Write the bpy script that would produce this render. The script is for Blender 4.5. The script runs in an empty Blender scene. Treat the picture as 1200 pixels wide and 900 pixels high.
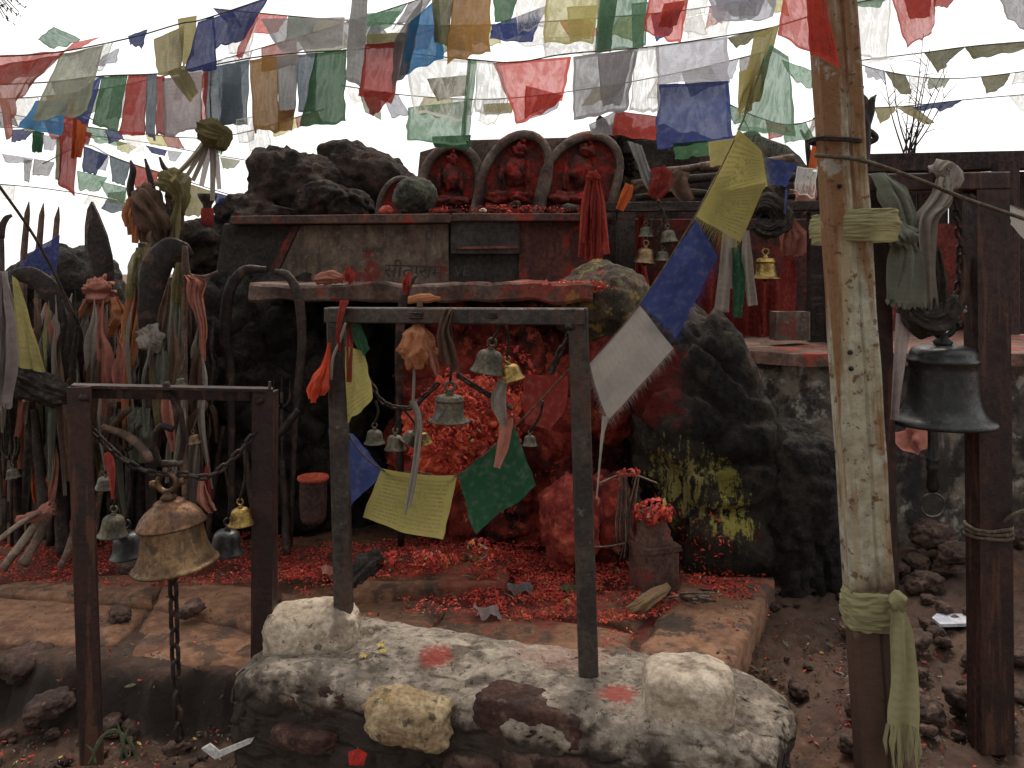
import bpy, bmesh, math, random
from mathutils import Vector, Matrix, noise
R = math.radians
sc = bpy.context.scene
# ---------------------------------------------------------------- camera
F, HZ, CZ = 950.0, 320.0, 1.5           # focal length and eye level of the photograph (1200 px wide), eye height
cam_d = bpy.data.cameras.new('camera'); cam = bpy.data.objects.new('camera', cam_d)
sc.collection.objects.link(cam); sc.camera = cam
cam.location = (0, 0, CZ); cam.rotation_euler = (R(90), 0, 0)
cam_d.sensor_width = 36; cam_d.lens = 36*F/1200; cam_d.shift_y = -(450-HZ)/1200
cam_d.clip_start = .05; cam_d.clip_end = 2000
# ---------------------------------------------------------------- overcast sky
w = bpy.data.worlds.new('World'); sc.world = w; w.use_nodes = True
nt = w.node_tree; nt.nodes.clear()
sky = nt.nodes.new('ShaderNodeTexSky'); sky.sky_type = 'NISHITA'; sky.sun_disc = False
sky.sun_elevation = R(58); sky.sun_rotation = R(12); sky.dust_density = 4; sky.air_density = 1.0
hs = nt.nodes.new('ShaderNodeMixRGB'); hs.inputs[0].default_value = .9; hs.inputs[2].default_value = (8.6, 8.45, 8.15, 1)
bg = nt.nodes.new('ShaderNodeBackground'); bg.inputs[1].default_value = .10
ow = nt.nodes.new('ShaderNodeOutputWorld')
nt.links.new(sky.outputs[0], hs.inputs[1]); nt.links.new(hs.outputs[0], bg.inputs[0]); nt.links.new(bg.outputs[0], ow.inputs[0])
sun_d = bpy.data.lights.new('sun', 'SUN'); sun_d.energy = 1.5; sun_d.angle = R(18); sun_d.color = (1, .9, .77)
sun = bpy.data.objects.new('sun', sun_d); sc.collection.objects.link(sun)
sun.rotation_euler = (R(-32), 0, R(-12))   # high, behind the shrine
sc.view_settings.view_transform = 'Standard'; sc.view_settings.look = 'None'
sc.view_settings.exposure = 0.8; sc.view_settings.gamma = 1
sc.cycles.use_denoising = True
sc.cycles.max_bounces = 6; sc.cycles.transparent_max_bounces = 16
# ---------------------------------------------------------------- helpers
C = sc.collection
W = {}
def P(px, py, Y): return Vector(((px-600)*Y/F, Y, CZ-(py-HZ)*Y/F))
def G(px, py, z=.2): return P(px, py, (CZ-z)*F/(py-HZ))
def S(n, Y): return n*Y/F
def tag(o, label=None, cat=None, group=None, kind=None):
    if label: o['label'] = label
    if cat: o['category'] = cat
    if group: o['group'] = group
    if kind: o['kind'] = kind
    return o
def thing(name, label, cat, loc, group=None):
    o = bpy.data.objects.new(name, None); C.objects.link(o); o.location = loc; o.empty_display_size = .05
    W[o.name] = Vector(loc); return tag(o, label, cat, group)
def mk(name, verts, faces, mat, parent=None, smooth=True, uv=None, mats=None, midx=None):
    verts = [Vector(v) for v in verts]
    if parent is not None: off = W[parent.name]; loc = Vector((0, 0, 0))
    else:
        xs = [v.x for v in verts]; ys = [v.y for v in verts]
        off = Vector(((min(xs)+max(xs))/2, (min(ys)+max(ys))/2, min(v.z for v in verts))); loc = off
    me = bpy.data.meshes.new(name); me.from_pydata([v-off for v in verts], [], faces)
    if smooth: me.polygons.foreach_set('use_smooth', [True]*len(me.polygons))
    if uv:
        l = me.uv_layers.new(name='UV'); vi = [0]*len(me.loops); me.loops.foreach_get('vertex_index', vi)
        l.data.foreach_set('uv', [c for i in vi for c in uv[i]])
    for m in (mats or [mat]): me.materials.append(m)
    if midx: me.polygons.foreach_set('material_index', midx)
    o = bpy.data.objects.new(name, me); C.objects.link(o); o.location = loc
    if parent is not None: o.parent = parent
    W[o.name] = off.copy(); return o
def inst(name, me, loc, rot=(0, 0, 0), scale=(1, 1, 1), parent=None):
    o = bpy.data.objects.new(name, me); C.objects.link(o)
    o.location = Vector(loc)-(W[parent.name] if parent is not None else Vector((0, 0, 0)))
    o.rotation_euler = rot; o.scale = scale
    if parent is not None: o.parent = parent
    W[o.name] = Vector(loc); return o
class MB:
    def __init__(s): s.v = []; s.f = []
    def add(s, vf):
        n = len(s.v); s.v += [Vector(x) for x in vf[0]]; s.f += [tuple(i+n for i in f) for f in vf[1]]; return s
    def xf(s, M): s.v = [M @ x for x in s.v]; return s
    def build(s, name, mat, parent=None, smooth=True, **k): return mk(name, s.v, s.f, mat, parent, smooth, **k)
    def mesh(s, name, mat, smooth=True):
        me = bpy.data.meshes.new(name); me.from_pydata(s.v, [], s.f); me.materials.append(mat)
        if smooth: me.polygons.foreach_set('use_smooth', [True]*len(me.polygons))
        return me
def frames(pts):
    T = []
    n = len(pts)
    for i in range(n):
        t = pts[min(i+1, n-1)]-pts[max(i-1, 0)]
        T.append(t.normalized() if t.length > 1e-9 else Vector((0, 0, 1)))
    up = Vector((0, 1, 0)) if abs(T[0].y) < .9 else Vector((1, 0, 0))
    N = (up-T[0]*up.dot(T[0])).normalized(); out = []
    for i in range(n):
        N = N-T[i]*N.dot(T[i])
        N = N.normalized() if N.length > 1e-6 else T[i].orthogonal().normalized()
        out.append((T[i], N, T[i].cross(N)))
    return out
def tube(pts, r, seg=8, cap=True, flat=1., prof=None, closed=False):
    pts = [Vector(p) for p in pts]; n = len(pts)
    rr = r if hasattr(r, '__len__') else [r]*n
    fr = frames(pts); v = []; f = []
    for i in range(n):
        t, a, b = fr[i]
        for k in range(seg):
            th = 2*math.pi*k/seg; q = rr[i]*(prof(th, i) if prof else 1)
            v.append(pts[i]+b*math.cos(th)*q+a*math.sin(th)*q*flat)
    m = n if closed else n-1
    for i in range(m):
        j = (i+1) % n
        for k in range(seg):
            k2 = (k+1) % seg
            f.append((i*seg+k, j*seg+k, j*seg+k2, i*seg+k2))
    if cap and not closed:
        f.append(tuple(range(seg))); f.append(tuple((n-1)*seg+k for k in range(seg-1, -1, -1)))
    return v, f
def smooth_path(pts, n=24):
    pts = [Vector(p) for p in pts]
    if len(pts) < 3: return [pts[0].lerp(pts[-1], i/(n-1)) for i in range(n)]
    q = [pts[0]*2-pts[1]]+pts+[pts[-1]*2-pts[-2]]; out = []
    m = len(pts)-1
    for i in range(n):
        t = i/(n-1)*m; k = min(int(t), m-1); t -= k
        a, b, c, d = q[k:k+4]
        out.append(.5*((2*b)+(c-a)*t+(2*a-5*b+4*c-d)*t*t+(3*b-a-3*c+d)*t**3))
    return out
def interp(vals, n):
    m = len(vals)-1; out = []
    for i in range(n):
        t = i/(n-1)*m; k = min(int(t), m-1); t -= k; t = t*t*(3-2*t)
        out.append(vals[k]*(1-t)+vals[k+1]*t)
    return out
def lathe(prof, seg=32, c=(0, 0, 0)):
    v = []; f = []; n = len(prof); c = Vector(c)
    for r, z in prof:
        for k in range(seg):
            a = 2*math.pi*k/seg; v.append(c+Vector((r*math.cos(a), r*math.sin(a), z)))
    for i in range(n-1):
        for k in range(seg):
            k2 = (k+1) % seg; f.append((i*seg+k, i*seg+k2, (i+1)*seg+k2, (i+1)*seg+k))
    return v, f
def box(c, s, M=None):
    c = Vector(c); h = Vector(s)*.5
    v = [Vector((x*h.x, y*h.y, z*h.z)) for x in (-1, 1) for y in (-1, 1) for z in (-1, 1)]
    if M: v = [M @ x for x in v]
    return [c+x for x in v], [(0, 1, 3, 2), (4, 6, 7, 5), (0, 4, 5, 1), (2, 3, 7, 6), (0, 2, 6, 4), (1, 5, 7, 3)]
def extr(a, b, outline, xdir=(1, 0, 0), n=1):
    a, b = Vector(a), Vector(b); t = (b-a).normalized(); x = Vector(xdir); x = (x-t*x.dot(t)).normalized(); y = t.cross(x)
    m = len(outline); v = []
    for i in range(n+1):
        c = a.lerp(b, i/n)
        v += [c+x*p[0]+y*p[1] for p in outline]
    f = [tuple(range(m-1, -1, -1)), tuple(range(n*m, (n+1)*m))]
    for i in range(n):
        for k in range(m):
            k2 = (k+1) % m; f.append((i*m+k, i*m+k2, (i+1)*m+k2, (i+1)*m+k))
    return v, f
def rect(w_, d, ch=.004):
    w_, d = w_/2, d/2
    return [(-w_+ch, -d), (w_-ch, -d), (w_, -d+ch), (w_, d-ch), (w_-ch, d), (-w_+ch, d), (-w_, d-ch), (-w_, -d+ch)]
def torus(c, r, t, ax=(0, 1, 0), seg=16, ms=6, arc=2*math.pi, a0=0, sy=1.):
    z = Vector(ax).normalized(); x = z.orthogonal().normalized()
    if abs(z.y) > .9: x = Vector((1, 0, 0))
    y = z.cross(x); n = seg if arc >= 6.28 else seg+1
    pts = [Vector(c)+x*r*math.cos(a0+arc*i/seg)+y*r*sy*math.sin(a0+arc*i/seg) for i in range(n)]
    return tube(pts, t, ms, closed=arc >= 6.28)
def fbm(p, o=4, H=.9): return noise.fractal(p, H, 2.1, o)
def sstep(a, b, x):
    t = max(0, min(1, (x-a)/(b-a))) if a != b else float(x > a); return t*t*(3-2*t)
def rock(name, c, r, mat, seed=0, sub=5, exp=2., amp=.16, fr=1.5, crack=.07, cf=2.2, fine=.022, rz=0., parent=None, tilt=0., zmin=None):
    bm = bmesh.new(); bmesh.ops.create_icosphere(bm, subdivisions=sub, radius=1)
    o = Vector((seed*7.13, seed*3.71, seed*1.97)); M = Matrix.Rotation(rz, 3, 'Z') @ Matrix.Rotation(tilt, 3, 'Y'); r = Vector(r); c = Vector(c)
    big = max(r)
    for v in bm.verts:
        d = v.co.normalized()
        k = (abs(d.x)**exp+abs(d.y)**exp+abs(d.z)**exp)**(-1/exp); p = d*k
        q = Vector((p.x*r.x, p.y*r.y, p.z*r.z))/big
        s = 1+amp*fbm(q*fr+o, 4)
        if crack:
            ds = noise.voronoi(q*cf+o+noise.noise_vector(q*2+o)*.25)[0]
            s -= crack*(1-sstep(0, .22, ds[1]-ds[0])); s += crack*.6*(noise.cell(q*cf*.7+o)-.3)*.5
        s += fine*(fbm(q*9+o, 3)+.55*(1-2*abs(noise.noise(q*17+o)))+.35*noise.noise(q*43+o))
        w_ = M @ Vector((p.x*r.x*s, p.y*r.y*s, p.z*r.z*s))
        v.co = w_+c
        if zmin is not None and v.co.z < zmin: v.co.z = zmin
    me_v = [v.co.copy() for v in bm.verts]; me_f = [tuple(x.index for x in f.verts) for f in bm.faces]; bm.free()
    return mk(name, me_v, me_f, mat, parent)
# ---------------------------------------------------------------- materials
def nd(nt, typ, ins=None, **at):
    n = nt.nodes.new('ShaderNode'+typ)
    for k, v in at.items(): setattr(n, k, v)
    for k, v in (ins or {}).items():
        s = n.inputs[k]
        if hasattr(v, 'is_linked') or hasattr(v, 'links'): nt.links.new(v, s)
        else: s.default_value = v
    return n
def c4(c): return (c[0], c[1], c[2], 1)
def math_(nt, op, a, b=0., clamp=False): return nd(nt, 'Math', {0: a, 1: b}, operation=op, use_clamp=clamp).outputs[0]
def mixc(nt, f, a, b, mode='MIX'): return nd(nt, 'MixRGB', {0: f, 1: a, 2: b}, blend_type=mode).outputs[0]
def maprange(nt, x, a, b, c=0., d=1.): return nd(nt, 'MapRange', {0: x, 1: a, 2: b, 3: c, 4: d}, interpolation_type='SMOOTHSTEP').outputs[0]
def new_mat(name):
    m = bpy.data.materials.new(name); m.use_nodes = True; m.node_tree.nodes.clear(); return m, m.node_tree
def surf(name, c1, c2, s=6., rough=.85, bump=.5, bsc=30., metal=0., layers=(), spec=.3, coord='world', bdist=.01, rvar=.15):
    m, nt = new_mat(name)
    if coord == 'world': pos = nd(nt, 'NewGeometry').outputs['Position']
    else: pos = nd(nt, 'TexCoord').outputs['Object']
    def nr(sc_, det=6., vec=None, ro=.6): return nd(nt, 'TexNoise', {'Vector': vec or pos, 'Scale': sc_, 'Detail': det, 'Roughness': ro}).outputs['Fac']
    def nz(sc_, det=6., vec=None, ro=.6): return math_(nt, 'ADD', math_(nt, 'MULTIPLY', math_(nt, 'SUBTRACT', nr(sc_, det, vec, ro), .5), 1.9), .5)
    n1 = nz(s, 8.)
    col = mixc(nt, maprange(nt, n1, .35, .65), c4(c1), c4(c2))
    n2 = nz(s*6.3, 6.)
    col = mixc(nt, maprange(nt, n2, .3, .75, .0, .45), col, mixc(nt, 1., col, (.35, .33, .32, 1), 'MULTIPLY'))
    ro = maprange(nt, n2, .2, .8, max(.05, rough-rvar), min(1, rough+rvar)); 
    for L in layers:
        k, cc = L[0], L[1]
        if k == 'patch': mask = maprange(nt, nz(L[2], 8., None, .65), L[3], L[4], 0., L[5] if len(L) > 5 else 1.)
        elif k == 'ball':
            d = nd(nt, 'VectorMath', {0: pos, 1: Vector(L[2])}, operation='DISTANCE').outputs['Value']
            d = math_(nt, 'DIVIDE', d, L[3]); d = math_(nt, 'ADD', d, math_(nt, 'MULTIPLY', math_(nt, 'SUBTRACT', nz(L[4], 8., None, .7), .5), 1.8))
            mask = maprange(nt, d, 1.15, .75, 0., L[5] if len(L) > 5 else 1.)
        elif k == 'run':      # pigment poured down a face: broken vertical runs inside a ball
            d = nd(nt, 'VectorMath', {0: pos, 1: Vector(L[2])}, operation='DISTANCE').outputs['Value']
            v = nd(nt, 'Mapping', {'Vector': pos, 'Scale': L[4]}).outputs[0]
            m2 = math_(nt, 'ADD', nz(1., 7., v, .65), math_(nt, 'MULTIPLY', maprange(nt, d, 0., L[3]), -.75)); m2 = math_(nt, 'ADD', m2, math_(nt, 'MULTIPLY', math_(nt, 'SUBTRACT', nz(60., 5.), .5), .35))
            mask = maprange(nt, m2, .26, .5, 0., L[5])
        elif k == 'up':
            nrm = nd(nt, 'NewGeometry').outputs['Normal']; z = nd(nt, 'SeparateXYZ', {0: nrm}).outputs['Z']
            z = math_(nt, 'ADD', z, math_(nt, 'MULTIPLY', math_(nt, 'SUBTRACT', nz(L[4], 8.), .5), .8)); mask = maprange(nt, z, L[2], L[3], 0., L[5] if len(L) > 5 else 1.)
        elif k == 'z':
            z = nd(nt, 'SeparateXYZ', {0: pos}).outputs['Z']
            z = math_(nt, 'ADD', z, math_(nt, 'MULTIPLY', math_(nt, 'SUBTRACT', nz(L[4], 8.), .5), L[5])); mask = maprange(nt, z, L[2], L[3])
        elif k == 'streak':
            v = nd(nt, 'Mapping', {'Vector': pos, 'Scale': L[2]}).outputs[0]; mask = maprange(nt, nz(1., 6., v), L[3], L[4], 0., L[5] if len(L) > 5 else 1.)
        col = mixc(nt, mask, col, c4(cc))
    h = math_(nt, 'ADD', nr(bsc, 10., None, .75), math_(nt, 'MULTIPLY', nr(bsc*.22, 5.), 1.5))
    b = nd(nt, 'Bump', {'Strength': bump, 'Distance': bdist, 'Height': h})
    bs = nd(nt, 'BsdfPrincipled', {'Base Color': col, 'Roughness': ro, 'Metallic': metal, 'Normal': b.outputs[0], 'Specular IOR Level': spec})
    nd(nt, 'OutputMaterial', {0: bs.outputs[0]}); return m
def cloth(name, col, trans=.45, sheer=0., lines=None, dirt=.35, edge=None):
    if lines is None: lines = .26
    lines = {True: .5, False: 0}.get(lines, lines) if isinstance(lines, bool) else lines
    m, nt = new_mat(name)
    pos = nd(nt, 'NewGeometry').outputs['Position']; uv = nd(nt, 'TexCoord').outputs['UV']
    n1 = nd(nt, 'TexNoise', {'Vector': pos, 'Scale': 9., 'Detail': 8., 'Roughness': .65}).outputs['Fac']
    n2 = nd(nt, 'TexNoise', {'Vector': pos, 'Scale': 45., 'Detail': 6.}).outputs['Fac']
    c = mixc(nt, maprange(nt, n1, .35, .75, 0., dirt), c4(col), mixc(nt, 1., c4(col), (.5, .47, .42, 1), 'MULTIPLY'))
    c = mixc(nt, maprange(nt, n2, .45, .75, 0., .25), c, mixc(nt, .35, c, (.55, .52, .48, 1)))
    if lines:       # rows of block-printed script, too fine to read
        sx = nd(nt, 'SeparateXYZ', {0: uv}); x, y = sx.outputs['X'], sx.outputs['Y']
        row = math_(nt, 'FRACT', math_(nt, 'MULTIPLY', y, 15.))
        rm = math_(nt, 'MULTIPLY', math_(nt, 'GREATER_THAN', row, .3), math_(nt, 'LESS_THAN', row, .72))
        v = nd(nt, 'CombineXYZ', {0: math_(nt, 'MULTIPLY', x, 60.), 1: math_(nt, 'FLOOR', math_(nt, 'MULTIPLY', y, 15.))}).outputs[0]
        g = nd(nt, 'TexNoise', {'Vector': v, 'Scale': 1.3, 'Detail': 3.}).outputs['Fac']
        rm = math_(nt, 'MULTIPLY', rm, maprange(nt, g, .42, .5))
        mot = nd(nt, 'TexNoise', {'Vector': uv, 'Scale': 17., 'Detail': 4., 'Distortion': 1.}).outputs['Fac']
        cen = 1.
        for a, b_, w_ in ((x, .5, .17), (y, .52, .2)): cen = math_(nt, 'MULTIPLY', cen, math_(nt, 'LESS_THAN', math_(nt, 'ABSOLUTE', math_(nt, 'SUBTRACT', a, b_)), w_))
        rm = nd(nt, 'MixRGB', {0: cen, 1: rm, 2: maprange(nt, mot, .5, .56)}).outputs[0]     # a woodblock figure between the rows
        ins = 1.
        for a, b_ in ((x, .08), (y, .08)):
            ins = math_(nt, 'MULTIPLY', ins, math_(nt, 'MULTIPLY', math_(nt, 'GREATER_THAN', a, b_), math_(nt, 'LESS_THAN', a, 1-b_)))
        c = mixc(nt, math_(nt, 'MULTIPLY', math_(nt, 'MULTIPLY', math_(nt, 'MULTIPLY', rm, ins), maprange(nt, n1, .3, .6, 1., .35)), lines), c, (.05, .05, .03, 1))
    wv = nd(nt, 'TexNoise', {'Vector': pos, 'Scale': 300., 'Detail': 2.}).outputs['Fac']
    h = math_(nt, 'ADD', math_(nt, 'MULTIPLY', wv, .3), n2)
    b = nd(nt, 'Bump', {'Strength': .35, 'Distance': .004, 'Height': h}).outputs[0]
    d = nd(nt, 'BsdfDiffuse', {'Color': c, 'Normal': b}).outputs[0]
    t = nd(nt, 'BsdfTranslucent', {'Color': c, 'Normal': b}).outputs[0]
    s = nd(nt, 'MixShader', {0: trans, 1: d, 2: t}).outputs[0]
    if sheer:
        tr = nd(nt, 'BsdfTransparent', {'Color': mixc(nt, .6, (1, 1, 1, 1), c4(col))}).outputs[0]
        big = nd(nt, 'TexNoise', {'Vector': nd(nt, 'Mapping', {'Vector': uv, 'Scale': (5., 1.6, 1.)}).outputs[0], 'Scale': 1.6, 'Detail': 6., 'Distortion': 1.6, 'Roughness': .6}).outputs['Fac']
        big = math_(nt, 'ADD', big, math_(nt, 'MULTIPLY', math_(nt, 'SUBTRACT', n1, .5), .8))
        sx = nd(nt, 'SeparateXYZ', {0: uv}); x, y = sx.outputs['X'], sx.outputs['Y']
        hem = 1.                                     # doubled hem is denser than the gauze
        for a in (x, y): hem = math_(nt, 'MULTIPLY', hem, math_(nt, 'MULTIPLY', math_(nt, 'GREATER_THAN', a, .05), math_(nt, 'LESS_THAN', a, .95)))
        f = math_(nt, 'MULTIPLY', maprange(nt, big, .35, .65, sheer*.55, min(.95, sheer*1.3)), math_(nt, 'ADD', math_(nt, 'MULTIPLY', hem, .7), .3))
        s = nd(nt, 'MixShader', {0: f, 1: s, 2: tr}).outputs[0]
    nd(nt, 'OutputMaterial', {0: s}); return m
RED = (.26, .026, .02); RED2 = (.2, .012, .01); YEL = (.42, .30, .04)
# ---------------------------------------------------------------- surface materials
M = {}
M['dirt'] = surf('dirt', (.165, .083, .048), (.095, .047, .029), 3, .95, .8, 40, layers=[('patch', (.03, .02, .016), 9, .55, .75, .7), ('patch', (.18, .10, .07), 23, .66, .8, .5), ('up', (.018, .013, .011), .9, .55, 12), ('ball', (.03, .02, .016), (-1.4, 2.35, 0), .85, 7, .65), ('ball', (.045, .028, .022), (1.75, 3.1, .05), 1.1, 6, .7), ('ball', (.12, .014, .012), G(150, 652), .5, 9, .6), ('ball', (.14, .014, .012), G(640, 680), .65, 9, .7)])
M['slab'] = surf('slab_stone', (.22, .112, .064), (.14, .07, .042), 4, .88, .5, 45, layers=[('patch', (.05, .032, .026), 7, .56, .72, .8), ('patch', (.26, .145, .085), 31, .62, .8, .5), ('ball', (.2, .025, .018), G(620, 685), .4, 14, .5), ('ball', (.22, .025, .018), G(850, 680), .16, 14, .6), ('ball', (.02, .016, .014), G(785, 735), .09, 16, .8)])
M['black'] = surf('sooty_rock', (.018, .016, .0145), (.044, .037, .031), 7, .8, 1., 26, bdist=.03, spec=.15, layers=[('patch', (.04, .033, .027), 19, .66, .85, .5), ('patch', (.07, .06, .05), 45, .74, .85, .6)])
M['blackred'] = surf('sooty_rock_with_pigment', (.015, .013, .0115), (.042, .034, .027), 5, .8, 1., 24, bdist=.03, spec=.15, layers=[
    ('patch', (.07, .05, .037), 9, .58, .8, .5), ('up', (.085, .06, .045), .55, 1., 14, .5), ('patch', (.06, .012, .009), 5, .66, .8, .6),
    ('run', (.29, .25, .08), P(788, 570, 3.5), .44, (44, 44, 3.5), .85), ('run', (.2, .15, .06), P(775, 635, 3.45), .32, (22, 22, 6), .6), ('run', (.36, .32, .08), P(860, 612, 3.44), .26, (34, 34, 9), .9), ('run', (.26, .23, .05), P(846, 562, 3.5), .2, (20, 20, 9), .7),
    ('ball', (.2, .014, .01), P(720, 640, 3.5), .22, 9, .9), ('ball', (.14, .014, .012), P(745, 450, 3.6), .2, 9, .7), ('ball', (.25, .21, .17), P(925, 552, 3.6), .035, 20, .7), ('ball', (.16, .08, .06), P(900, 420, 3.7), .12, 20, .5)])
M['redrock'] = surf('rock_under_red_pigment', (.34, .042, .028), (.13, .02, .016), 6, .92, 1., 28, bdist=.03, layers=[('patch', (.02, .013, .011), 5, .56, .7, .9), ('patch', (.6, .1, .055), 10, .58, .76, .85), ('patch', (.24, .15, .04), 4, .72, .84, .6)])
M['orangerock'] = surf('orange_smeared_stone', (.36, .06, .04), (.2, .026, .02), 9, .85, .8, 30, layers=[('patch', (.12, .012, .01), 7, .56, .72, .9), ('patch', (.6, .2, .1), 11, .62, .8, .6)])
M['moss'] = surf('lichen_rock', (.09, .07, .045), (.04, .03, .022), 8, .9, 1., 30, bdist=.015, layers=[('patch', (.27, .19, .04), 14, .55, .72, .8), ('patch', (.22, .03, .02), 6, .6, .7, .8)])
M['darkrock'] = surf('laterite_rock', (.05, .033, .026), (.02, .0145, .012), 7, .85, 1., 26, bdist=.03, spec=.15, layers=[('patch', (.085, .024, .02), 6, .64, .78, .6), ('patch', (.07, .05, .04), 30, .7, .85, .5)])
M['plaster'] = surf('mottled_plaster', (.16, .13, .105), (.06, .05, .043), 4, .9, .6, 30, layers=[('patch', (.32, .29, .26), 9, .6, .74, .7), ('patch', (.016, .014, .013), 3.2, .46, .6, .95), ('streak', (.03, .026, .024), (9, 9, 1.2), .5, .66, .8)])
M['ledge'] = surf('ledge_top', (.2, .11, .085), (.11, .065, .05), 8, .92, .6, 35, layers=[('patch', (.34, .04, .022), 6, .6, .7, .8)])
M['altar'] = surf('altar_stone', (.16, .118, .088), (.1, .074, .057), 5, .85, .4, 50, layers=[('streak', (.05, .035, .03), (14, 14, 2.), .52, .7, .7), ('patch', (.15, .022, .016), 5, .62, .72, .8), ('patch', (.2, .17, .14), 26, .62, .8, .5)])
M['altar_red'] = surf('altar_stone_red', (.105, .038, .03), (.065, .026, .021), 7, .85, .5, 40, layers=[('streak', (.05, .018, .015), (14, 14, 2.), .5, .68, .8), ('patch', (.25, .02, .014), 9, .6, .72, .8)])
M['altar_dark'] = surf('altar_stone_dark', (.026, .022, .02), (.045, .038, .034), 7, .7, .5, 40)
M['cap'] = surf('cap_slab', (.115, .066, .052), (.065, .04, .034), 7, .88, .6, 40, layers=[('patch', (.26, .026, .018), 5, .56, .68, .8)])
M['ledge2'] = surf('ledge_slab', (.15, .1, .08), (.08, .052, .043), 7, .88, .6, 40, layers=[('ball', (.26, .035, .024), P(640, 335, 3.8), .22, 14, .6), ('ball', (.3, .16, .04), P(668, 345, 3.72), .07, 18, .6), ('patch', (.25, .025, .018), 9, .64, .74, .7)])
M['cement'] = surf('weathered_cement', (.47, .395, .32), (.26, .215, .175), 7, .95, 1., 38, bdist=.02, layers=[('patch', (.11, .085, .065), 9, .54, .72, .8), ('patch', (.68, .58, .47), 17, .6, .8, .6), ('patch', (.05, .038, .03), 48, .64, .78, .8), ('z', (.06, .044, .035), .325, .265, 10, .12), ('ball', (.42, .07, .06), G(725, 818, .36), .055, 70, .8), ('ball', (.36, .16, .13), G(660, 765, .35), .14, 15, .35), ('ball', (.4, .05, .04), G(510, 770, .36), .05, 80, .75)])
M['whitestone'] = surf('whitewashed_stone', (.7, .585, .46), (.52, .42, .32), 9, .92, 1., 36, bdist=.016, layers=[('patch', (.16, .12, .085), 7, .58, .76, .7), ('patch', (.08, .058, .04), 34, .7, .8, .85), ('patch', (.78, .68, .55), 11, .62, .78, .6)])
M['creamstone'] = surf('cream_stone', (.55, .43, .26), (.34, .24, .14), 12, .9, 1., 30, bdist=.012, layers=[('patch', (.07, .05, .035), 15, .57, .7, .85), ('patch', (.32, .2, .07), 8, .6, .7, .5)])
M['brick'] = surf('old_brick', (.085, .04, .03), (.05, .026, .021), 12, .9, .8, 45, layers=[('patch', (.17, .12, .09), 20, .62, .76, .6)])
M['stone'] = surf('rubble_stone', (.085, .048, .037), (.045, .027, .022), 9, .92, .9, 40, layers=[('patch', (.2, .13, .1), 14, .6, .76, .5)])
# ---------------------------------------------------------------- ground: one sheet to the horizon
def ground_h(x, y):
    yf = 2.70+.09*noise.noise(Vector((x*2.1, 3.3, 0)))+.05*noise.noise(Vector((x*9, 1.3, y*3)))+.03*noise.noise(Vector((x*27, 4.3, y*9)))
    xr = .70+(y-2.66)*.47+.02*noise.noise(Vector((y*6, 8.1, 0)))
    ins = sstep(-.05, .05, y-yf)*sstep(-.02, .03, xr-x)
    z = .035+.13*ins-(1-ins)*.05*sstep(-.6, -1., x)*sstep(3, 2.6, y)
    if x > .6: z += (1-ins)*sstep(2.5, 4.1, y)*.11
    far = sstep(9, 4, abs(x))*sstep(9, 6, y)
    p = Vector((x, y, 0))
    z += far*(.022*fbm(p*2.3, 4)+.012*fbm(p*9, 3)*(1-.5*ins)+(1-ins)*.02*fbm(p*22, 3)+ins*(1-ins)*.12*noise.noise(p*31))
    return z
step = .024
xs = [-700, -90, -20, -8, -4.6]+[-3.3+i*step for i in range(int(6.6/step)+1)]+[4.6, 8, 20, 90, 700]
ys = [-600, -60, -8, 0, .9]+[1.5+i*step for i in range(int(4.2/step)+1)]+[6.5, 9, 20, 90, 900]
gv = [(x, y, ground_h(x, y)) for y in ys for x in xs]; nx = len(xs)
gf = [(j*nx+i, j*nx+i+1, (j+1)*nx+i+1, (j+1)*nx+i) for j in range(len(ys)-1) for i in range(nx-1)]
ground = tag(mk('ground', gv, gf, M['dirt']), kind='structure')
# terrace paving slabs
def slab(quad, z=.205, t=.05, seed=0, mat=None, parent=ground):
    pts = [G(a, b, z) for a, b in quad]; n = 14; v = []; f = []
    c = sum(pts, Vector())/4
    for j in range(n+1):
        for i in range(n+1):
            u, w_ = i/n, j/n
            p = (pts[0]*(1-u)+pts[1]*u)*(1-w_)+(pts[3]*(1-u)+pts[2]*u)*w_
            e = min(u, 1-u, w_, 1-w_)
            q = Vector((p.x, p.y, seed*2.))
            p = p+Vector((noise.noise(q*9), noise.noise(q*9+Vector((5, 5, 5))), 0))*.022*(1 if e < .01 else .3)
            p.z = z+.010*fbm(q*5, 4)-.014*sstep(.09, 0, e)
            v.append(p)
    top = len(v)
    for j in range(n):
        for i in range(n): f.append((j*(n+1)+i, j*(n+1)+i+1, (j+1)*(n+1)+i+1, (j+1)*(n+1)+i))
    ring = [i for i in range(n+1)]+[(j+1)*(n+1)-1 for j in range(1, n+1)]+[n*(n+1)+i for i in range(n-1, -1, -1)]+[j*(n+1) for j in range(n-1, 0, -1)]
    for k in ring:
        p = v[k]; v.append(p+Vector((0, 0, -t))+(p-c).normalized()*.004*noise.noise(p*30))
    m = len(ring)
    for k in range(m): f.append((ring[k], top+k, top+(k+1) % m, ring[(k+1) % m]))
    return mk('paving_slab', v, f, mat or M['slab'], parent)
slab([(800, 672), (908, 672), (853, 788), (738, 782)], .212, .12, 1)
slab([(528, 706), (742, 738), (732, 782), (500, 748)], .2, .06, 2)
slab([(330, 692), (524, 704), (496, 746), (318, 735)], .2, .05, 3)
slab([(196, 672), (326, 690), (314, 738), (180, 705)], .205, .05, 4)
slab([(-60, 690), (92, 672), (190, 672), (176, 704), (0, 0)][:4], .21, .05, 5)
slab([(-80, 694), (172, 708), (140, 752), (-90, 748)], .2, .05, 6)
slab([(176, 709), (310, 741), (330, 785), (140, 770)], .178, .05, 7)
slab([(640, 690), (795, 690), (745, 733), (585, 712)], .19, .05, 8)
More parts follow.
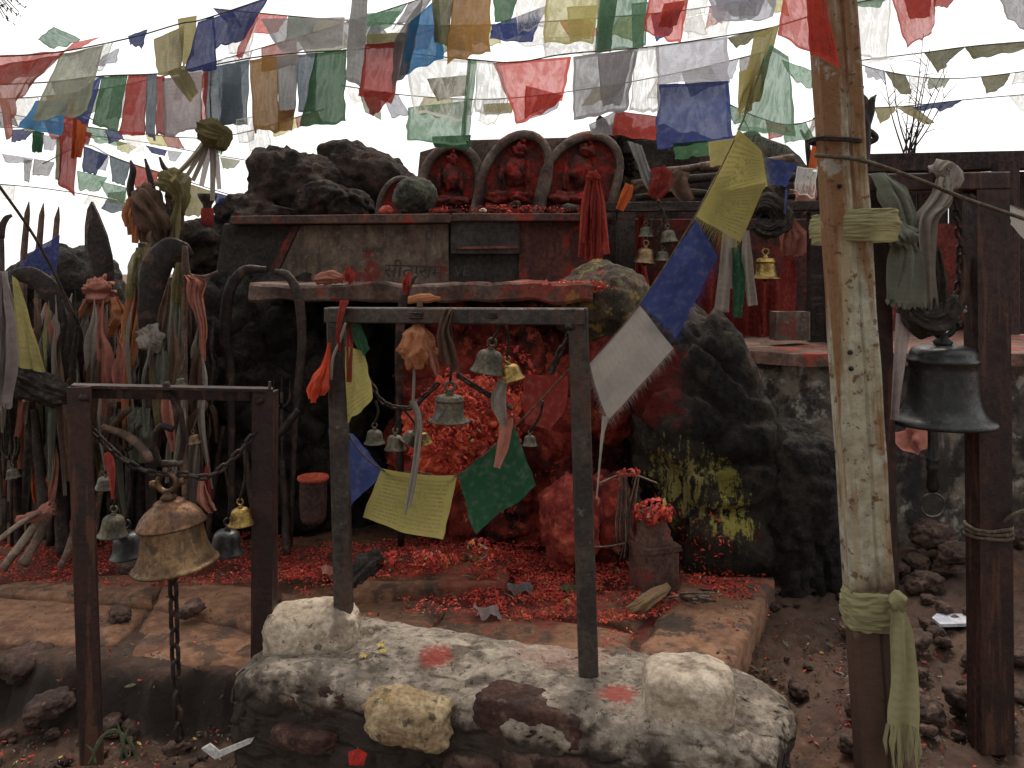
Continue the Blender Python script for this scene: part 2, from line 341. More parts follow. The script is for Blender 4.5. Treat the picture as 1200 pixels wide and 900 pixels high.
slab([(395, 662), (600, 655), (588, 682), (412, 696)], .238, .07, 9)
# ---------------------------------------------------------------- the shrine mound and its boulders
def boulder(label, c, r, mat, seed, name='boulder', **k): return tag(rock(name, c, r, M[mat], seed, **k), label, 'rock')
mound = boulder('broad soot-black rock mound carrying the inscribed altar wall and arched steles', (-.62, 5.3, .86), (1.2, .86, .92), 'black', 3, sub=6, exp=6, amp=.05, crack=.05, cf=4, name='rock_mound')
boulder('sooty black boulder face under the left end of the ledge slab', P(290, 480, 4.4), (.78, .42, .70), 'black', 5, sub=6, exp=3, amp=.14, crack=.10, cf=4)
boulder('low black boulder behind the tied blades and leaning iron rods', P(40, 545, 4.75), (.95, .4, .78), 'black', 7, sub=6, exp=3, amp=.16, crack=.1, cf=4)
boulder('dark domed boulder behind the three wooden stakes, against the sky', P(75, 372, 5.3), (.42, .35, .50), 'black', 8, amp=.12)
boulder('red powdered rock face at the back of the central niche', P(600, 505, 4.32), (.66, .5, .66), 'redrock', 11, sub=6, exp=3, amp=.14, crack=.10, cf=4)
boulder('yellow lichened boulder sitting on the right end of the ledge slab', P(706, 356, 3.98), (.245, .24, .20), 'moss', 12, amp=.12, crack=.03)
boulder('red and yellow stained rock under the lichened boulder', P(718, 450, 3.95), (.2, .22, .3), 'redrock', 14, amp=.16)
boulder('big pointed soot-black boulder with yellow pigment streaks beside the terrace step', P(846, 565, 3.88), (.36, .42, .82), 'blackred', 16, exp=3.4, amp=.15, fr=1.9, crack=.09, cf=2.3, fine=.022, tilt=-.36, sub=6)
boulder('squat soot-black boulder sloping down to the plaster ledge', P(925, 600, 3.74), (.24, .3, .44), 'black', 18, exp=2.6, amp=.16, crack=.06, sub=6)
boulder('orange smeared rounded stone at the foot of the red niche', P(668, 612, 3.55), (.135, .13, .20), 'orangerock', 17, amp=.22, fr=2.2)
boulder('dark red rock between orange stone and small stone pillar', P(715, 610, 3.68), (.12, .12, .24), 'redrock', 19, amp=.18)
for i, (a, b, Y, rx, rz, lb) in enumerate([(345, 232, 5.1, .30, .30, 'dark peaked boulder at the left end of the altar top, cord around it'), (432, 222, 5.35, .38, .27, 'black craggy boulder behind the small arched niche stone'),
        (395, 244, 4.85, .22, .14, 'low reddish boulder in front of the peaked dark boulder'), (300, 262, 4.9, .22, .16, 'small dark boulder at the tapering left end of the mound'), (250, 300, 4.75, .24, .2, 'rubbly black rock beneath the finial at the mound edge')]):
    boulder(lb, P(a, b, Y), (rx, .26, rz), 'darkrock', 21+i, exp=2.4, amp=.24, crack=.06, cf=1.8, fine=.02, tilt=.3)
boulder('broad dark rock rising behind the bell rail and firewood', (1.35, 5.75, 1.62), (.95, .35, .86), 'darkrock', 31, exp=3, amp=.12)
# ledge slab under the inscription
v, f = extr(P(318, 341, 4.05), P(692, 341, 3.95), rect(.085, .62, .012), (0, 0, 1), 60)
v = [p+Vector((0, noise.noise(p*6)*.05, noise.noise(p*8+Vector((3, 0, 0)))*.022)) for p in v]
tag(mk('altar_ledge', v, f, M['ledge2'], smooth=False), 'long stone ledge slab dusted red below the inscribed altar wall', 'ledge')
# altar wall
aw = thing('altar_wall', 'grey inscribed stone altar wall with dark niche below the arched steles', 'altar', P(475, 332, 4.3))
def prism(poly, Y0, Y1, name, mat, parent, bev=.006, smooth=False):
    n = len(poly); v = [P(a, b, Y0) for a, b in poly]; back = [Vector((p.x, Y1, p.z)) for p in v]
    o = mk(name, v+back, [tuple(range(n)), tuple(range(2*n-1, n-1, -1))]+[(i, n+i, n+(i+1) % n, (i+1) % n) for i in range(n)], mat, parent, smooth)
    if bev:
        md = o.modifiers.new('b', 'BEVEL'); md.width = bev; md.segments = 2
    return o
prism([(262, 262), (700, 259), (700, 334), (250, 334)], 4.33, 4.6, 'wall_core', M['altar_dark'], aw)
panel = prism([(352, 264), (526, 262), (526, 333), (320, 333)], 4.30, 4.4, 'inscribed_panel', M['altar'], aw)
prism([(342, 264), (351, 264), (319, 333), (308, 333)], 4.295, 4.4, 'edge_stone', M['altar_red'], aw)
prism([(608, 260), (688, 259), (688, 333), (608, 333)], 4.302, 4.4, 'red_panel', M['altar_red'], aw)
nb = prism([(528, 258), (609, 258), (609, 298), (528, 298)], 4.27, 4.36, 'niche_box', M['altar_dark'], aw)
prism([(536, 289), (607, 288), (607, 291), (536, 292)], 4.262, 4.275, 'lip', surf('lip', (.2, .07, .045), (.12, .04, .03), 20), nb, .001)
prism([(270, 253), (527, 250), (527, 261), (268, 263)], 4.235, 4.62, 'cap_slab', M['cap'], aw)
prism([(529, 250), (696, 250), (696, 259), (529, 259)], 4.245, 4.62, 'cap_slab', M['cap'], aw)
def text(s, px, py, Y, size_px, parent, mat, rot=0., shear=.12):
    cu = bpy.data.curves.new('t', 'FONT'); cu.body = s; cu.size = S(size_px, Y); cu.shear = shear; cu.extrude = .0008; cu.align_x = 'LEFT'
    o = bpy.data.objects.new('t', cu); C.objects.link(o); dg = bpy.context.evaluated_depsgraph_get(); dg.update()
    me = bpy.data.meshes.new_from_object(o.evaluated_get(dg)); bpy.data.objects.remove(o); me.materials.clear(); me.materials.append(mat)
    q = inst('scratched_writing', me, P(px, py, Y), (R(90), R(-rot), 0), (1, 1, 1), parent); return q
ink = surf('soot_ink', (.04, .032, .027), (.06, .05, .042), 30)
text('सीताराम', 449, 324, 4.2985, 23, panel, ink, -2)
text('VE', 531, 323, 4.328, 17, aw, surf('chalk_grey', (.10, .085, .07), (.07, .06, .05), 30))
text('म बाल', 424, 297, 4.2985, 11, panel, ink)
# ---------------------------------------------------------------- arched steles with red-smeared reliefs
M['stele'] = surf('stele_stone', (.15, .115, .092), (.085, .06, .05), 8, .88, .8, 40, layers=[('patch', (.16, .03, .024), 6, .62, .76, .6), ('patch', (.03, .022, .02), 9, .56, .7, .7)])
M['stele_red'] = surf('stele_red', (.22, .03, .024), (.1, .03, .025), 9, .9, 1., 34, bdist=.015, layers=[('patch', (.36, .02, .015), 12, .55, .7, .8), ('patch', (.05, .028, .024), 7, .58, .7, .8)])
def arch_pts(x0, x1, yb, yt, lean, n=26, k=1.):
    out = []
    for i in range(n+1):
        a = math.pi*i/n; cx = (x0+x1)/2; hw = (x1-x0)/2*k; h = (yb-yt)
        # straight jambs to 35 %, pointed round arch above
        t = i/n
        if t < .22: q = (-hw, .45*t/.22)
        elif t > .78: q = (hw, .45*(1-t)/.22)
        else:
            b = math.pi*(t-.22)/.56; q = (-hw*math.cos(b), .45+.55*math.sin(b)**.85)
        out.append((cx+q[0]+lean*q[1], yb-q[1]*h*(1-(1-k)*.55)))
    return out
def stele(x0, x1, yb, yt, Y, lean, label, fig=True, wr=5.5):
    t = thing('arched_stele', label, 'stele', P((x0+x1)/2, yb, Y), 'arched steles on the altar')
    op = arch_pts(x0, x1, yb, yt, lean)
    poly = op; n = len(poly)
    v = [P(a, b, Y+.05) for a, b in poly]; bk = [p+Vector((0, .12, 0)) for p in v]
    mk('back_panel', v+bk, [tuple(range(n))]+[(i, n+i, n+i+1, i+1) for i in range(n-1)], M['stele_red'], t, False)
    ip = arch_pts(x0, x1, yb, yt, lean, k=.80)
    path = [P((a[0]+b[0])/2, (a[1]+b[1])/2, Y+.03) for a, b in zip(op, ip)]
    w_ = S(wr, Y)
    v, f = tube(path, w_, 10, prof=lambda th, i: 1+.16*noise.noise(Vector((i*.4, th, x0))))
    mk('rim', v, f, M['stele'], t)
    path2 = [P((a[0]*.2+b[0]*.8), (a[1]*.2+b[1]*.8), Y+.02) for a, b in zip(op, ip)]
    v, f = tube(path2, w_*.35, 6); mk('inner_moulding', v, f, M['altar_dark'], t)
    if fig:     # worn relief of a seated figure under thick pigment
        cx = (x0+x1)/2; wd = (x1-x0); h = yb-yt; mb = MB()
        def lump(dx, dy, rx, rz, ry=.05, sd=0):
            bm = bmesh.new(); bmesh.ops.create_icosphere(bm, subdivisions=3, radius=1); c = P(cx+dx*wd+lean*dy, yb-dy*h, Y+.06)
            vv = []
            for q in bm.verts:
                p = q.co; s = 1+.5*fbm(p*2.2+Vector((sd+x0, dx*9, dy*9)), 3)
                vv.append(c+Vector((p.x*S(rx*wd, Y), p.y*ry, p.z*S(rz*h, Y)))*s)
            mb.add((vv, [tuple(x.index for x in fc.verts) for fc in bm.faces])); bm.free()
        lump(0, .78, .10, .085, .06, 1); lump(0, .9, .06, .07, .05, 2); lump(0, .55, .15, .17, .07, 3); lump(-.17, .5, .05, .16, .05, 4); lump(.17, .5, .05, .16, .05, 5)
        lump(-.13, .27, .2, .075, .08, 6); lump(.13, .27, .2, .075, .08, 7); lump(0, .12, .34, .10, .09, 8)
        mb.build('relief_figure', M['stele_red'], t)
    return t
prism([(484, 259), (492, 178), (540, 164), (700, 160), (722, 182), (722, 259)], 4.86, 5.05, 'stele_backing', M['stele'], None)
tag(bpy.data.objects['stele_backing'], 'rough grey stone slab standing behind the three arched steles', 'stone')
stele(486, 562, 262, 166, 4.72, 8, 'broad arched stele beside the mossy round stone')
stele(548, 634, 262, 152, 4.70, 24, 'middle arched stele, tallest and leaning to the right')
stele(618, 716, 262, 153, 4.71, 26, 'arched stele beside the hanging red cloth')
stele(438, 484, 262, 206, 4.68, 10, 'small arched niche stone behind the mossy round stone', False, 3.5)
boulder('mossy grey-green round stone on the altar top before the steles', P(487, 230, 4.42), (.125, .11, .105), 'moss', 41, name='round_stone', sub=4, amp=.1)
bpy.data.objects['round_stone'].data.materials[0] = surf('mossy_stone', (.05, .05, .038), (.025, .026, .02), 9, .9, 1., 24, bdist=.015, layers=[('patch', (.10, .1, .06), 12, .56, .7, .7)])
# ---------------------------------------------------------------- right ledge and plank wall
rl = thing('plaster_ledge', 'mottled plaster retaining ledge with brown top behind the bell frame', 'ledge', (2.0, 4.1, .1))
def lumpy_box(c, s, mat, name, parent, n=28, amp=.02, bev=None):
    bm = bmesh.new(); bmesh.ops.create_cube(bm, size=1); bmesh.ops.subdivide_edges(bm, edges=bm.edges[:], cuts=n, use_grid_fill=True)
    v = [Vector((q.co.x*s[0], q.co.y*s[1], q.co.z*s[2]))+Vector(c) for q in bm.verts]
    v = [p+noise.noise_vector(p*3.1)*amp+noise.noise_vector(p*14)*amp*.35 for p in v]
    f = [tuple(x.index for x in fc.verts) for fc in bm.faces]; bm.free(); return mk(name, v, f, mat, parent)
lumpy_box((2.1, 5.0, .52), (2.3, 1.9, 1.12), M['plaster'], 'plaster_face', rl, 40, .025)
lumpy_box((2.1, 5.0, 1.075), (2.36, 2.0, .06), M['ledge'], 'ledge_top', rl, 30, .015)
M['plank'] = surf('dark_plank', (.03, .017, .015), (.018, .012, .011), 7, .8, .5, 40, layers=[('streak', (.05, .026, .022), (30, 30, 1.5), .5, .66, .7)])
pw = thing('plank_wall', 'dark plank wall with heavy beam across its top behind the bell frame', 'wall', (2.6, 5.55, 1.1))
for i in range(9):
    x = 1.78+i*.225; o = MB().add(extr((x, 5.6+.01*(i % 2), 1.08), (x, 5.6+.01*(i % 2), 2.2), rect(.215, .03), (1, 0, 0))).build('plank', M['plank'], pw, False)
MB().add(extr(P(985, 193, 5.45), P(1260, 187, 5.45), rect(.12, .14), (0, 0, 1))).build('beam', M['plank'], pw, False)
MB().add(extr(P(1178, 400, 5.3), P(1178, 190, 5.3), rect(.13, .1), (1, 0, 0))).build('post', M['plank'], pw, False)
v, f = MB().add(extr(P(1085, 395, 5.45), P(1085, 265, 5.45), rect(.55, .03), (1, 0, 0))).v, [(0,)]
MB().add(extr(P(1085, 398, 5.5), P(1085, 262, 5.5), rect(.5, .03), (1, 0, 0))).build('red_board', surf('red_board', (.16, .03, .024), (.1, .022, .018), 8), pw, False)
# ---------------------------------------------------------------- foreground rubble wall
fw = thing('rubble_wall', 'low rubble and cement wall end carrying the small bell frame', 'wall', (-.03, 2.33, .03))
ang = math.atan2(2.14-2.56, .68+.74)
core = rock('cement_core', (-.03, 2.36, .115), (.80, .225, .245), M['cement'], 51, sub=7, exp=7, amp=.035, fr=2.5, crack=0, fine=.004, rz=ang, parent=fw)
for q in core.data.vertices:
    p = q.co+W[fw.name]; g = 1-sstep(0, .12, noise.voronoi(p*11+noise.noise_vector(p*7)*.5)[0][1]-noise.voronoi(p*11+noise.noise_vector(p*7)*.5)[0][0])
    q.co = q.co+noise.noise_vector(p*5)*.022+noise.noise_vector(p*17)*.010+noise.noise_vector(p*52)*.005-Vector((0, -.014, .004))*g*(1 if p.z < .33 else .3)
def wallstone(px, py, Y, r, mat, seed, name='stone', exp=3., **k): return rock(name, P(px, py, Y+.03), r, M[mat], seed, sub=5, exp=exp+1.5, amp=.12, crack=.05, fine=.03, rz=ang, parent=fw, **k)
wallstone(481, 841, 2.165, (.125, .06, .062), 'creamstone', 52, exp=2.4)
wallstone(622, 838, 2.13, (.145, .06, .052), 'brick', 53, 'brick', 6, tilt=.08)
wallstone(378, 812, 2.30, (.115, .05, .045), 'brick', 54, exp=4.)
wallstone(362, 862, 2.27, (.10, .05, .03), 'brick', 55, exp=4.)
wallstone(640, 890, 2.1, (.12, .06, .045), 'stone', 57)
wallstone(770, 885, 2.06, (.08, .05, .035), 'brick', 58)
wallstone(560, 895, 2.13, (.09, .05, .04), 'stone', 59)
tag(rock('whitewashed_stone', P(366, 741, 2.55), (.145, .10, .09), M['whitestone'], 61, sub=5, exp=3.2, amp=.08, crack=.02, fine=.02, rz=.1), 'whitewashed rounded stone cemented beside the foot of the small bell frame', 'stone')
tag(rock('whitewashed_stone', P(806, 812, 2.13), (.118, .095, .078), M['whitestone'], 62, sub=5, exp=4, amp=.06, crack=.02, fine=.02, rz=-.15), 'pale block-like whitewashed stone on the end of the rubble wall', 'stone')
# ---------------------------------------------------------------- loose stones in the dirt
rng = random.Random(5)
smesh = []
for i in range(6):
    o = rock('stone', (0, 0, 0), (1, .8, .55), M['stone'], 70+i, sub=4, exp=3.2, amp=.24, crack=.12, cf=1.6, fine=.03); smesh.append(o.data)
    bpy.data.objects.remove(o)
for i in range(250):
    if i < 165: x = rng.uniform(.85, 2.4); y = rng.uniform(2.35, 3.95)
    else: x = rng.uniform(-2.0, -.75); y = rng.uniform(2.15, 2.68)
    if i < 165 and x < .55*y-.35 and y < 3.3 and rng.random() < .92: continue
    s = rng.choice([.012, .015, .02, .025, .03, .04, .055])*rng.uniform(.8, 1.3)*(1 if i < 165 else .55)
    inst('stone', rng.choice(smesh), (x, y, ground_h(x, y)+s*.2), (rng.uniform(-.3, .3), rng.uniform(-.3, .3), rng.uniform(0, 6)), (s, s, s), ground)
for (a, b, z, s) in [(150, 672, .2, .05), (1075, 695, .1, .07), (1090, 640, .2, .11), (1120, 660, .2, .08), (960, 640, .15, .14), (905, 650, .15, .09), (1010, 650, .15, .12), (30, 790, .1, .09), (60, 840, .05, .07), (205, 885, .05, .035), (225, 722, .2, .05), (140, 728, .19, .05), (1195, 640, .15, .1), (1190, 780, .05, .06)]:
    p = G(a, b, z); inst('stone', rng.choice(smesh), p, (rng.uniform(-.2, .2), rng.uniform(-.2, .2), rng.uniform(0, 6)), (s, s, s*.9), ground)
# ---------------------------------------------------------------- metals
M['brownsteel'] = surf('brown_painted_steel', (.042, .018, .015), (.024, .013, .012), 7, .5, .3, 60, .15, layers=[('streak', (.1, .042, .026), (40, 40, 3), .56, .72, .7), ('patch', (.016, .012, .011), 12, .58, .72, .7)], spec=.4)
M['greysteel'] = surf('worn_grey_steel', (.066, .054, .045), (.034, .029, .026), 9, .55, .5, 70, .2, layers=[('patch', (.16, .14, .12), 34, .74, .84, .6), ('streak', (.085, .04, .026), (30, 30, 3), .54, .7, .6)], spec=.4)
M['iron'] = surf('rusty_iron', (.045, .029, .023), (.022, .017, .016), 22, .6, .6, 90, .4, layers=[('patch', (.085, .042, .026), 30, .55, .72, .7)], spec=.4)
M['ironlight'] = surf('worn_iron', (.13, .11, .095), (.055, .043, .037), 22, .45, .4, 90, .7)
M['bronze'] = surf('old_bronze', (.26, .165, .085), (.14, .085, .05), 12, .42, .3, 60, .75, layers=[('patch', (.05, .036, .028), 9, .56, .72, .75), ('streak', (.09, .06, .04), (40, 40, 3), .54, .7, .6), ('patch', (.14, .15, .11), 16, .64, .76, .5)])
M['copper'] = surf('copper_cap', (.22, .12, .065), (.13, .07, .042), 14, .45, .3, 60, .7, layers=[('patch', (.06, .034, .028), 11, .56, .7, .7)])
M['brass'] = surf('brass', (.42, .29, .09), (.27, .18, .06), 14, .35, .25, 60, .85, layers=[('patch', (.08, .055, .03), 16, .58, .74, .7)])
M['verdigris'] = surf('dull_verdigris_brass', (.15, .13, .09), (.085, .078, .062), 16, .55, .4, 60, .45, layers=[('patch', (.17, .18, .15), 15, .58, .72, .6), ('patch', (.035, .03, .025), 11, .56, .7, .7)])
M['blackbell'] = surf('black_painted_bronze', (.026, .027, .028), (.017, .017, .018), 9, .36, .2, 50, .35, layers=[('patch', (.06, .06, .06), 22, .6, .78, .5)], spec=.5, rvar=.1)
M['rope'] = surf('rope', (.2, .16, .11), (.12, .095, .07), 60, .95, 1., 200)
# ---------------------------------------------------------------- cloth
K = {}
K['red'] = cloth('red_cloth', (.33, .052, .043), .5, .12); K['redsheer'] = cloth('sheer_red_cloth', (.5, .07, .05), .55, .42)
K['darkred'] = cloth('dark_red_cloth', (.2, .03, .026), .25); K['fadedred'] = cloth('faded_red_cloth', (.4, .16, .13), .5, .25)
K['blue'] = cloth('blue_cloth', (.042, .06, .185), .5, .12); K['navy'] = cloth('navy_cloth', (.034, .045, .14), .5, .12); K['sky'] = cloth('light_blue_cloth', (.05, .2, .42), .5, .12)
K['green'] = cloth('green_cloth', (.06, .145, .075), .5, .12); K['dgreen'] = cloth('dark_green_cloth', (.025, .085, .045), .25); K['greensheer'] = cloth('sheer_green_cloth', (.12, .24, .15), .5, .4)
K['yellow'] = cloth('printed_yellow_cloth', (.38, .34, .12), .35, 0, True); K['yellowp'] = cloth('yellow_cloth', (.36, .32, .13), .4, .1); K['yelsheer'] = cloth('sheer_yellow_cloth', (.5, .46, .18), .5, .4)
K['khaki'] = cloth('khaki_cloth', (.25, .22, .11), .5, .12); K['olive'] = cloth('olive_cloth', (.13, .125, .06), .5, .12); K['sage'] = cloth('sage_cloth', (.26, .28, .2), .45, .25)
K['gold'] = cloth('ochre_cloth', (.31, .165, .05), .5, .12); K['orange'] = cloth('orange_cloth', (.46, .1, .03), .35); K['brightorange'] = cloth('bright_orange_cloth', (.62, .09, .045), .3)
K['white'] = cloth('white_cloth', (.36, .335, .31), .3, 0, .1, .5)
K['tan'] = cloth('tan_cloth', (.25, .16, .09), .15); K['whitesheer'] = cloth('sheer_white_cloth', (.7, .7, .68), .55, .7, .1, .4); K['mauve'] = cloth('mauve_grey_cloth', (.34, .29, .29), .5, .12)
K['grey'] = cloth('grey_cloth', (.2, .2, .2), .5, .12); K['greysheer'] = cloth('sheer_grey_cloth', (.25, .24, .25), .5, .35); K['bluegrey'] = cloth('blue_grey_cloth', (.11, .145, .18), .4, .15)
K['lavender'] = cloth('lavender_cloth', (.42, .42, .48), .5, .35); K['rag'] = cloth('pale_rag', (.27, .24, .21), .2); K['greenrag'] = cloth('grey_green_rag', (.17, .185, .15), .2); K['pink'] = cloth('pink_rag', (.4, .17, .13), .25)
K['peach'] = cloth('peach_rag', (.46, .2, .1), .25); K['brownrag'] = cloth('brown_rag', (.12, .075, .055), .2); K['darkrag'] = cloth('dark_rag', (.04, .033, .03), .1); K['paleolive'] = cloth('pale_olive_cloth', (.33, .31, .17), .25)
# ---------------------------------------------------------------- cloth shapes
def sheet(name, tl, tr, br, bl, mat, parent, seed=0, nx=20, ny=22, fold=.05, kf=2.5, sag=.0, fringe=0, fr_sides='b', jit=.05, curl=0.):
    """a flag between four points; folds deepen away from the top edge"""
    tl, tr, br, bl = Vector(tl), Vector(tr), Vector(br), Vector(bl); rg = random.Random(seed)
    size = ((tr-tl).length+(bl-tl).length)/2; nrm = (tr-tl).cross(bl-tl); nrm = nrm.normalized() if nrm.length else Vector((0, -1, 0))
    ph = rg.uniform(0, 6); o = Vector((seed*1.7, seed*.9, 0)); v = []; uv = []; f = []
    for j in range(ny+1):
        for i in range(nx+1):
            u, w_ = i/nx, j/ny
            p = (tl*(1-u)+tr*u)*(1-w_)+(bl*(1-u)+br*u)*w_
            a = .25+.75*w_
            d = fold*size*a*(math.sin(6.283*kf*u+ph+1.2*w_)*.55+.9*fbm(Vector((u*1.6, w_*1.3, 0))+o, 3))
            d += curl*size*w_*w_*math.sin(3*u+ph)
            p = p+nrm*d
            e = Vector((noise.noise(Vector((u*4, w_*4, 1))+o), 0, noise.noise(Vector((u*4, w_*4, 5))+o)))*jit*size*(.2+w_)
            p = p+e; p.z -= sag*size*math.sin(math.pi*u)*(1-w_*.5)
            v.append(p); uv.append((u, 1-w_))
    for j in range(ny):
        for i in range(nx): f.append((j*(nx+1)+i, (j+1)*(nx+1)+i, (j+1)*(nx+1)+i+1, j*(nx+1)+i+1))
    if fringe:
        sides = []
        if 'b' in fr_sides: sides.append(([ny*(nx+1)+i for i in range(nx+1)], (bl-tl).normalized()))
        if 'r' in fr_sides: sides.append(([j*(nx+1)+nx for j in range(ny+1)], (tr-tl).normalized()))
        for idx, dr in sides:
            for k in range(len(idx)-1):
                for q in range(6):
                    t = (q+rg.random()*.8)/6; a = v[idx[k]].lerp(v[idx[k+1]], t); b = v[idx[k]].lerp(v[idx[k+1]], min(1, t+.07))
                    L = fringe*rg.uniform(.25, 1.3); dd = (dr+Vector((rg.uniform(-.25, .25), rg.uniform(-.3, .3), rg.uniform(-.35, .1)))).normalized()*L
                    n0 = len(v); m_ = (a+b)/2+dd*.55; v += [a, b, m_+(b-a)*.3, m_-(b-a)*.3, (a+b)/2+dd+Vector((0, 0, -.25*L))]; uv += [uv[idx[k]]]*5
                    f += [(n0, n0+1, n0+2, n0+3), (n0+3, n0+2, n0+4)]
    return mk(name, v, f, mat, parent, True, uv)
def hanging(name, path, mat, parent, seed, k=6, n=26, m=7):
    rg = random.Random(seed*31+7); v = []; f = []; uv = []
    for j in range(k):
        off = rg.uniform(-.55, .55); wf = rg.uniform(.3, .62); le = rg.uniform(.8, 1.06); dz = rg.uniform(-.03, .03); ph = rg.uniform(0, 6); dep = rg.uniform(.35, .75)
        base = smooth_path([P(a, b, c) for a, b, c, d in path], n); ww = interp([S(d, c) for a, b, c, d in path], n); o = Vector((seed*1.9+j*3, 0, j)); n0 = len(v)
        for i in range(n):
            t = i/(n-1)*le; q = min(n-1, t*(n-1)); i0 = min(int(q), n-2); p = base[i0].lerp(base[i0+1], q-i0) if t <= 1 else base[-1]+(base[-1]-base[-2])*(q-(n-1)+(t-1)*(n-1)); w_ = ww[min(n-1, int(q))]
            sp_ = min(1, .25+t*1.6)
            for kk in range(m+1):
                u = kk/m-.5; x = (off*sp_+2*u*wf)*w_; y = dep*wf*w_*(math.sin(u*7+ph+t*2.5)+.9*noise.noise(Vector((u*3, t*5, 0))+o))+dz*sp_
                rag_ = (rg.uniform(-.35, .35)*w_*wf) if i == n-1 else 0
                v.append(p+Vector((x+.12*w_*noise.noise(Vector((t*6, j, seed))), y, rag_))); uv.append((kk/m, 1-t*.9))
        for i in range(n-1):
            for kk in range(m): a = n0+i*(m+1)+kk; f.append((a, a+1, a+m+2, a+m+1))
    return mk(name, v, f, mat, parent, True, uv)
def bunch(name, path, mat, parent=None, folds=7, amp=.3, flat=.65, seed=0, n=34, seg=72, cap=True):
    """gathered cloth: a folded tube along (px, py, Y, half width px)"""
    if path[-1][1]-path[0][1] > 2.3*max(q[3] for q in path) and max(q[3] for q in path) > 5 and 'knot' not in name and 'wrap' not in name: return hanging(name, path, mat, parent, seed)
    pts = smooth_path([P(a, b, c) for a, b, c, d in path], n); rr = interp([S(d, c) for a, b, c, d in path], n)
    o = Vector((seed*2.3, 0, seed)); 
    def prof(th, i):
        t = i/n; d = Vector((math.cos(th), math.sin(th), 0)); tw = 2.5*noise.noise(Vector((t*2.5, 0, 0))+o)+1.2*noise.noise(d*1.2+Vector((0, 0, t*3))+o)
        a = 1-2*abs(math.sin(folds*.5*th+tw)); b = 1-2*abs(math.sin(folds*1.3*th-tw*1.7+2))
        return 1+amp*(.55*a+.3*b)+amp*.9*fbm(d*1.7+Vector((0, 0, t*4.5))+o, 4)
    v, f = tube(pts, rr, seg, cap, flat, prof); e = (pts[-1]-pts[-3]).normalized()*rr[-1]
    v = [p+Vector((noise.noise(p*25+o), noise.noise(p*25+o*2), noise.noise(p*30)))*.004 for p in v]
    for i in range(len(v)):
        t = max(0, (i//seg)/(n-1)-.8)/.2
        if t > 0: th = (i % seg)/seg*6.283; v[i] = v[i]+e*t*(.9*noise.noise(Vector((math.cos(th)*2.2, math.sin(th)*2.2, seed)))+.5*noise.noise(Vector((math.cos(th)*7, math.sin(th)*7, seed))))
    uv = [(((i % seg)/seg*3) % 1, i/len(v)) for i in range(len(v))]
    return mk(name, v, f, mat, parent, True, uv)
def ribbon(name, path, mat, parent=None, seed=0, n=24, m=8, depth=.35, fringe=0.):
    pts = smooth_path([P(a, b, c) for a, b, c, d in path], n); ww = interp([S(d, c) for a, b, c, d in path], n); rg = random.Random(seed)
    o = Vector((seed*1.9, 0, seed)); v = []; f = []; uv = []; fr = frames(pts)
    for i in range(n):
        t, a, b = fr[i]; x = t.cross(Vector((0, 1, 0))); x = x.normalized() if x.length > .1 else Vector((1, 0, 0))
        for k in range(m+1):
            u = k/m-.5; d = depth*ww[i]*(math.sin(u*9+seed+i*.12)+.8*noise.noise(Vector((u*3, i*.16, 0))+o))
            v.append(pts[i]+x*ww[i]*2*u+Vector((0, 1, 0))*d); uv.append((k/m, 1-i/n))
    for i in range(n-1):
        for k in range(m): f.append((i*(m+1)+k, i*(m+1)+k+1, (i+1)*(m+1)+k+1, (i+1)*(m+1)+k))
    if fringe:
        for k in range(m*3):
            t = k/3; a = v[(n-1)*(m+1)+int(t)].lerp(v[(n-1)*(m+1)+min(m, int(t)+1)], t % 1); L = fringe*rg.uniform(.6, 1.15); n0 = len(v)
            x0 = rg.uniform(-.12, .12)*L; w_ = .0035
            v += [a+Vector((-w_, 0, 0)), a+Vector((w_, 0, 0)), a+Vector((w_+x0, rg.uniform(-.01, .01), -L*.5)), a+Vector((-w_+x0, 0, -L*.5)), a+Vector((x0*.3, 0, -L))]; uv += [(.5, .05)]*5
            f += [(n0, n0+1, n0+2, n0+3), (n0+3, n0+2, n0+4)]
    return mk(name, v, f, mat, parent, True, uv)
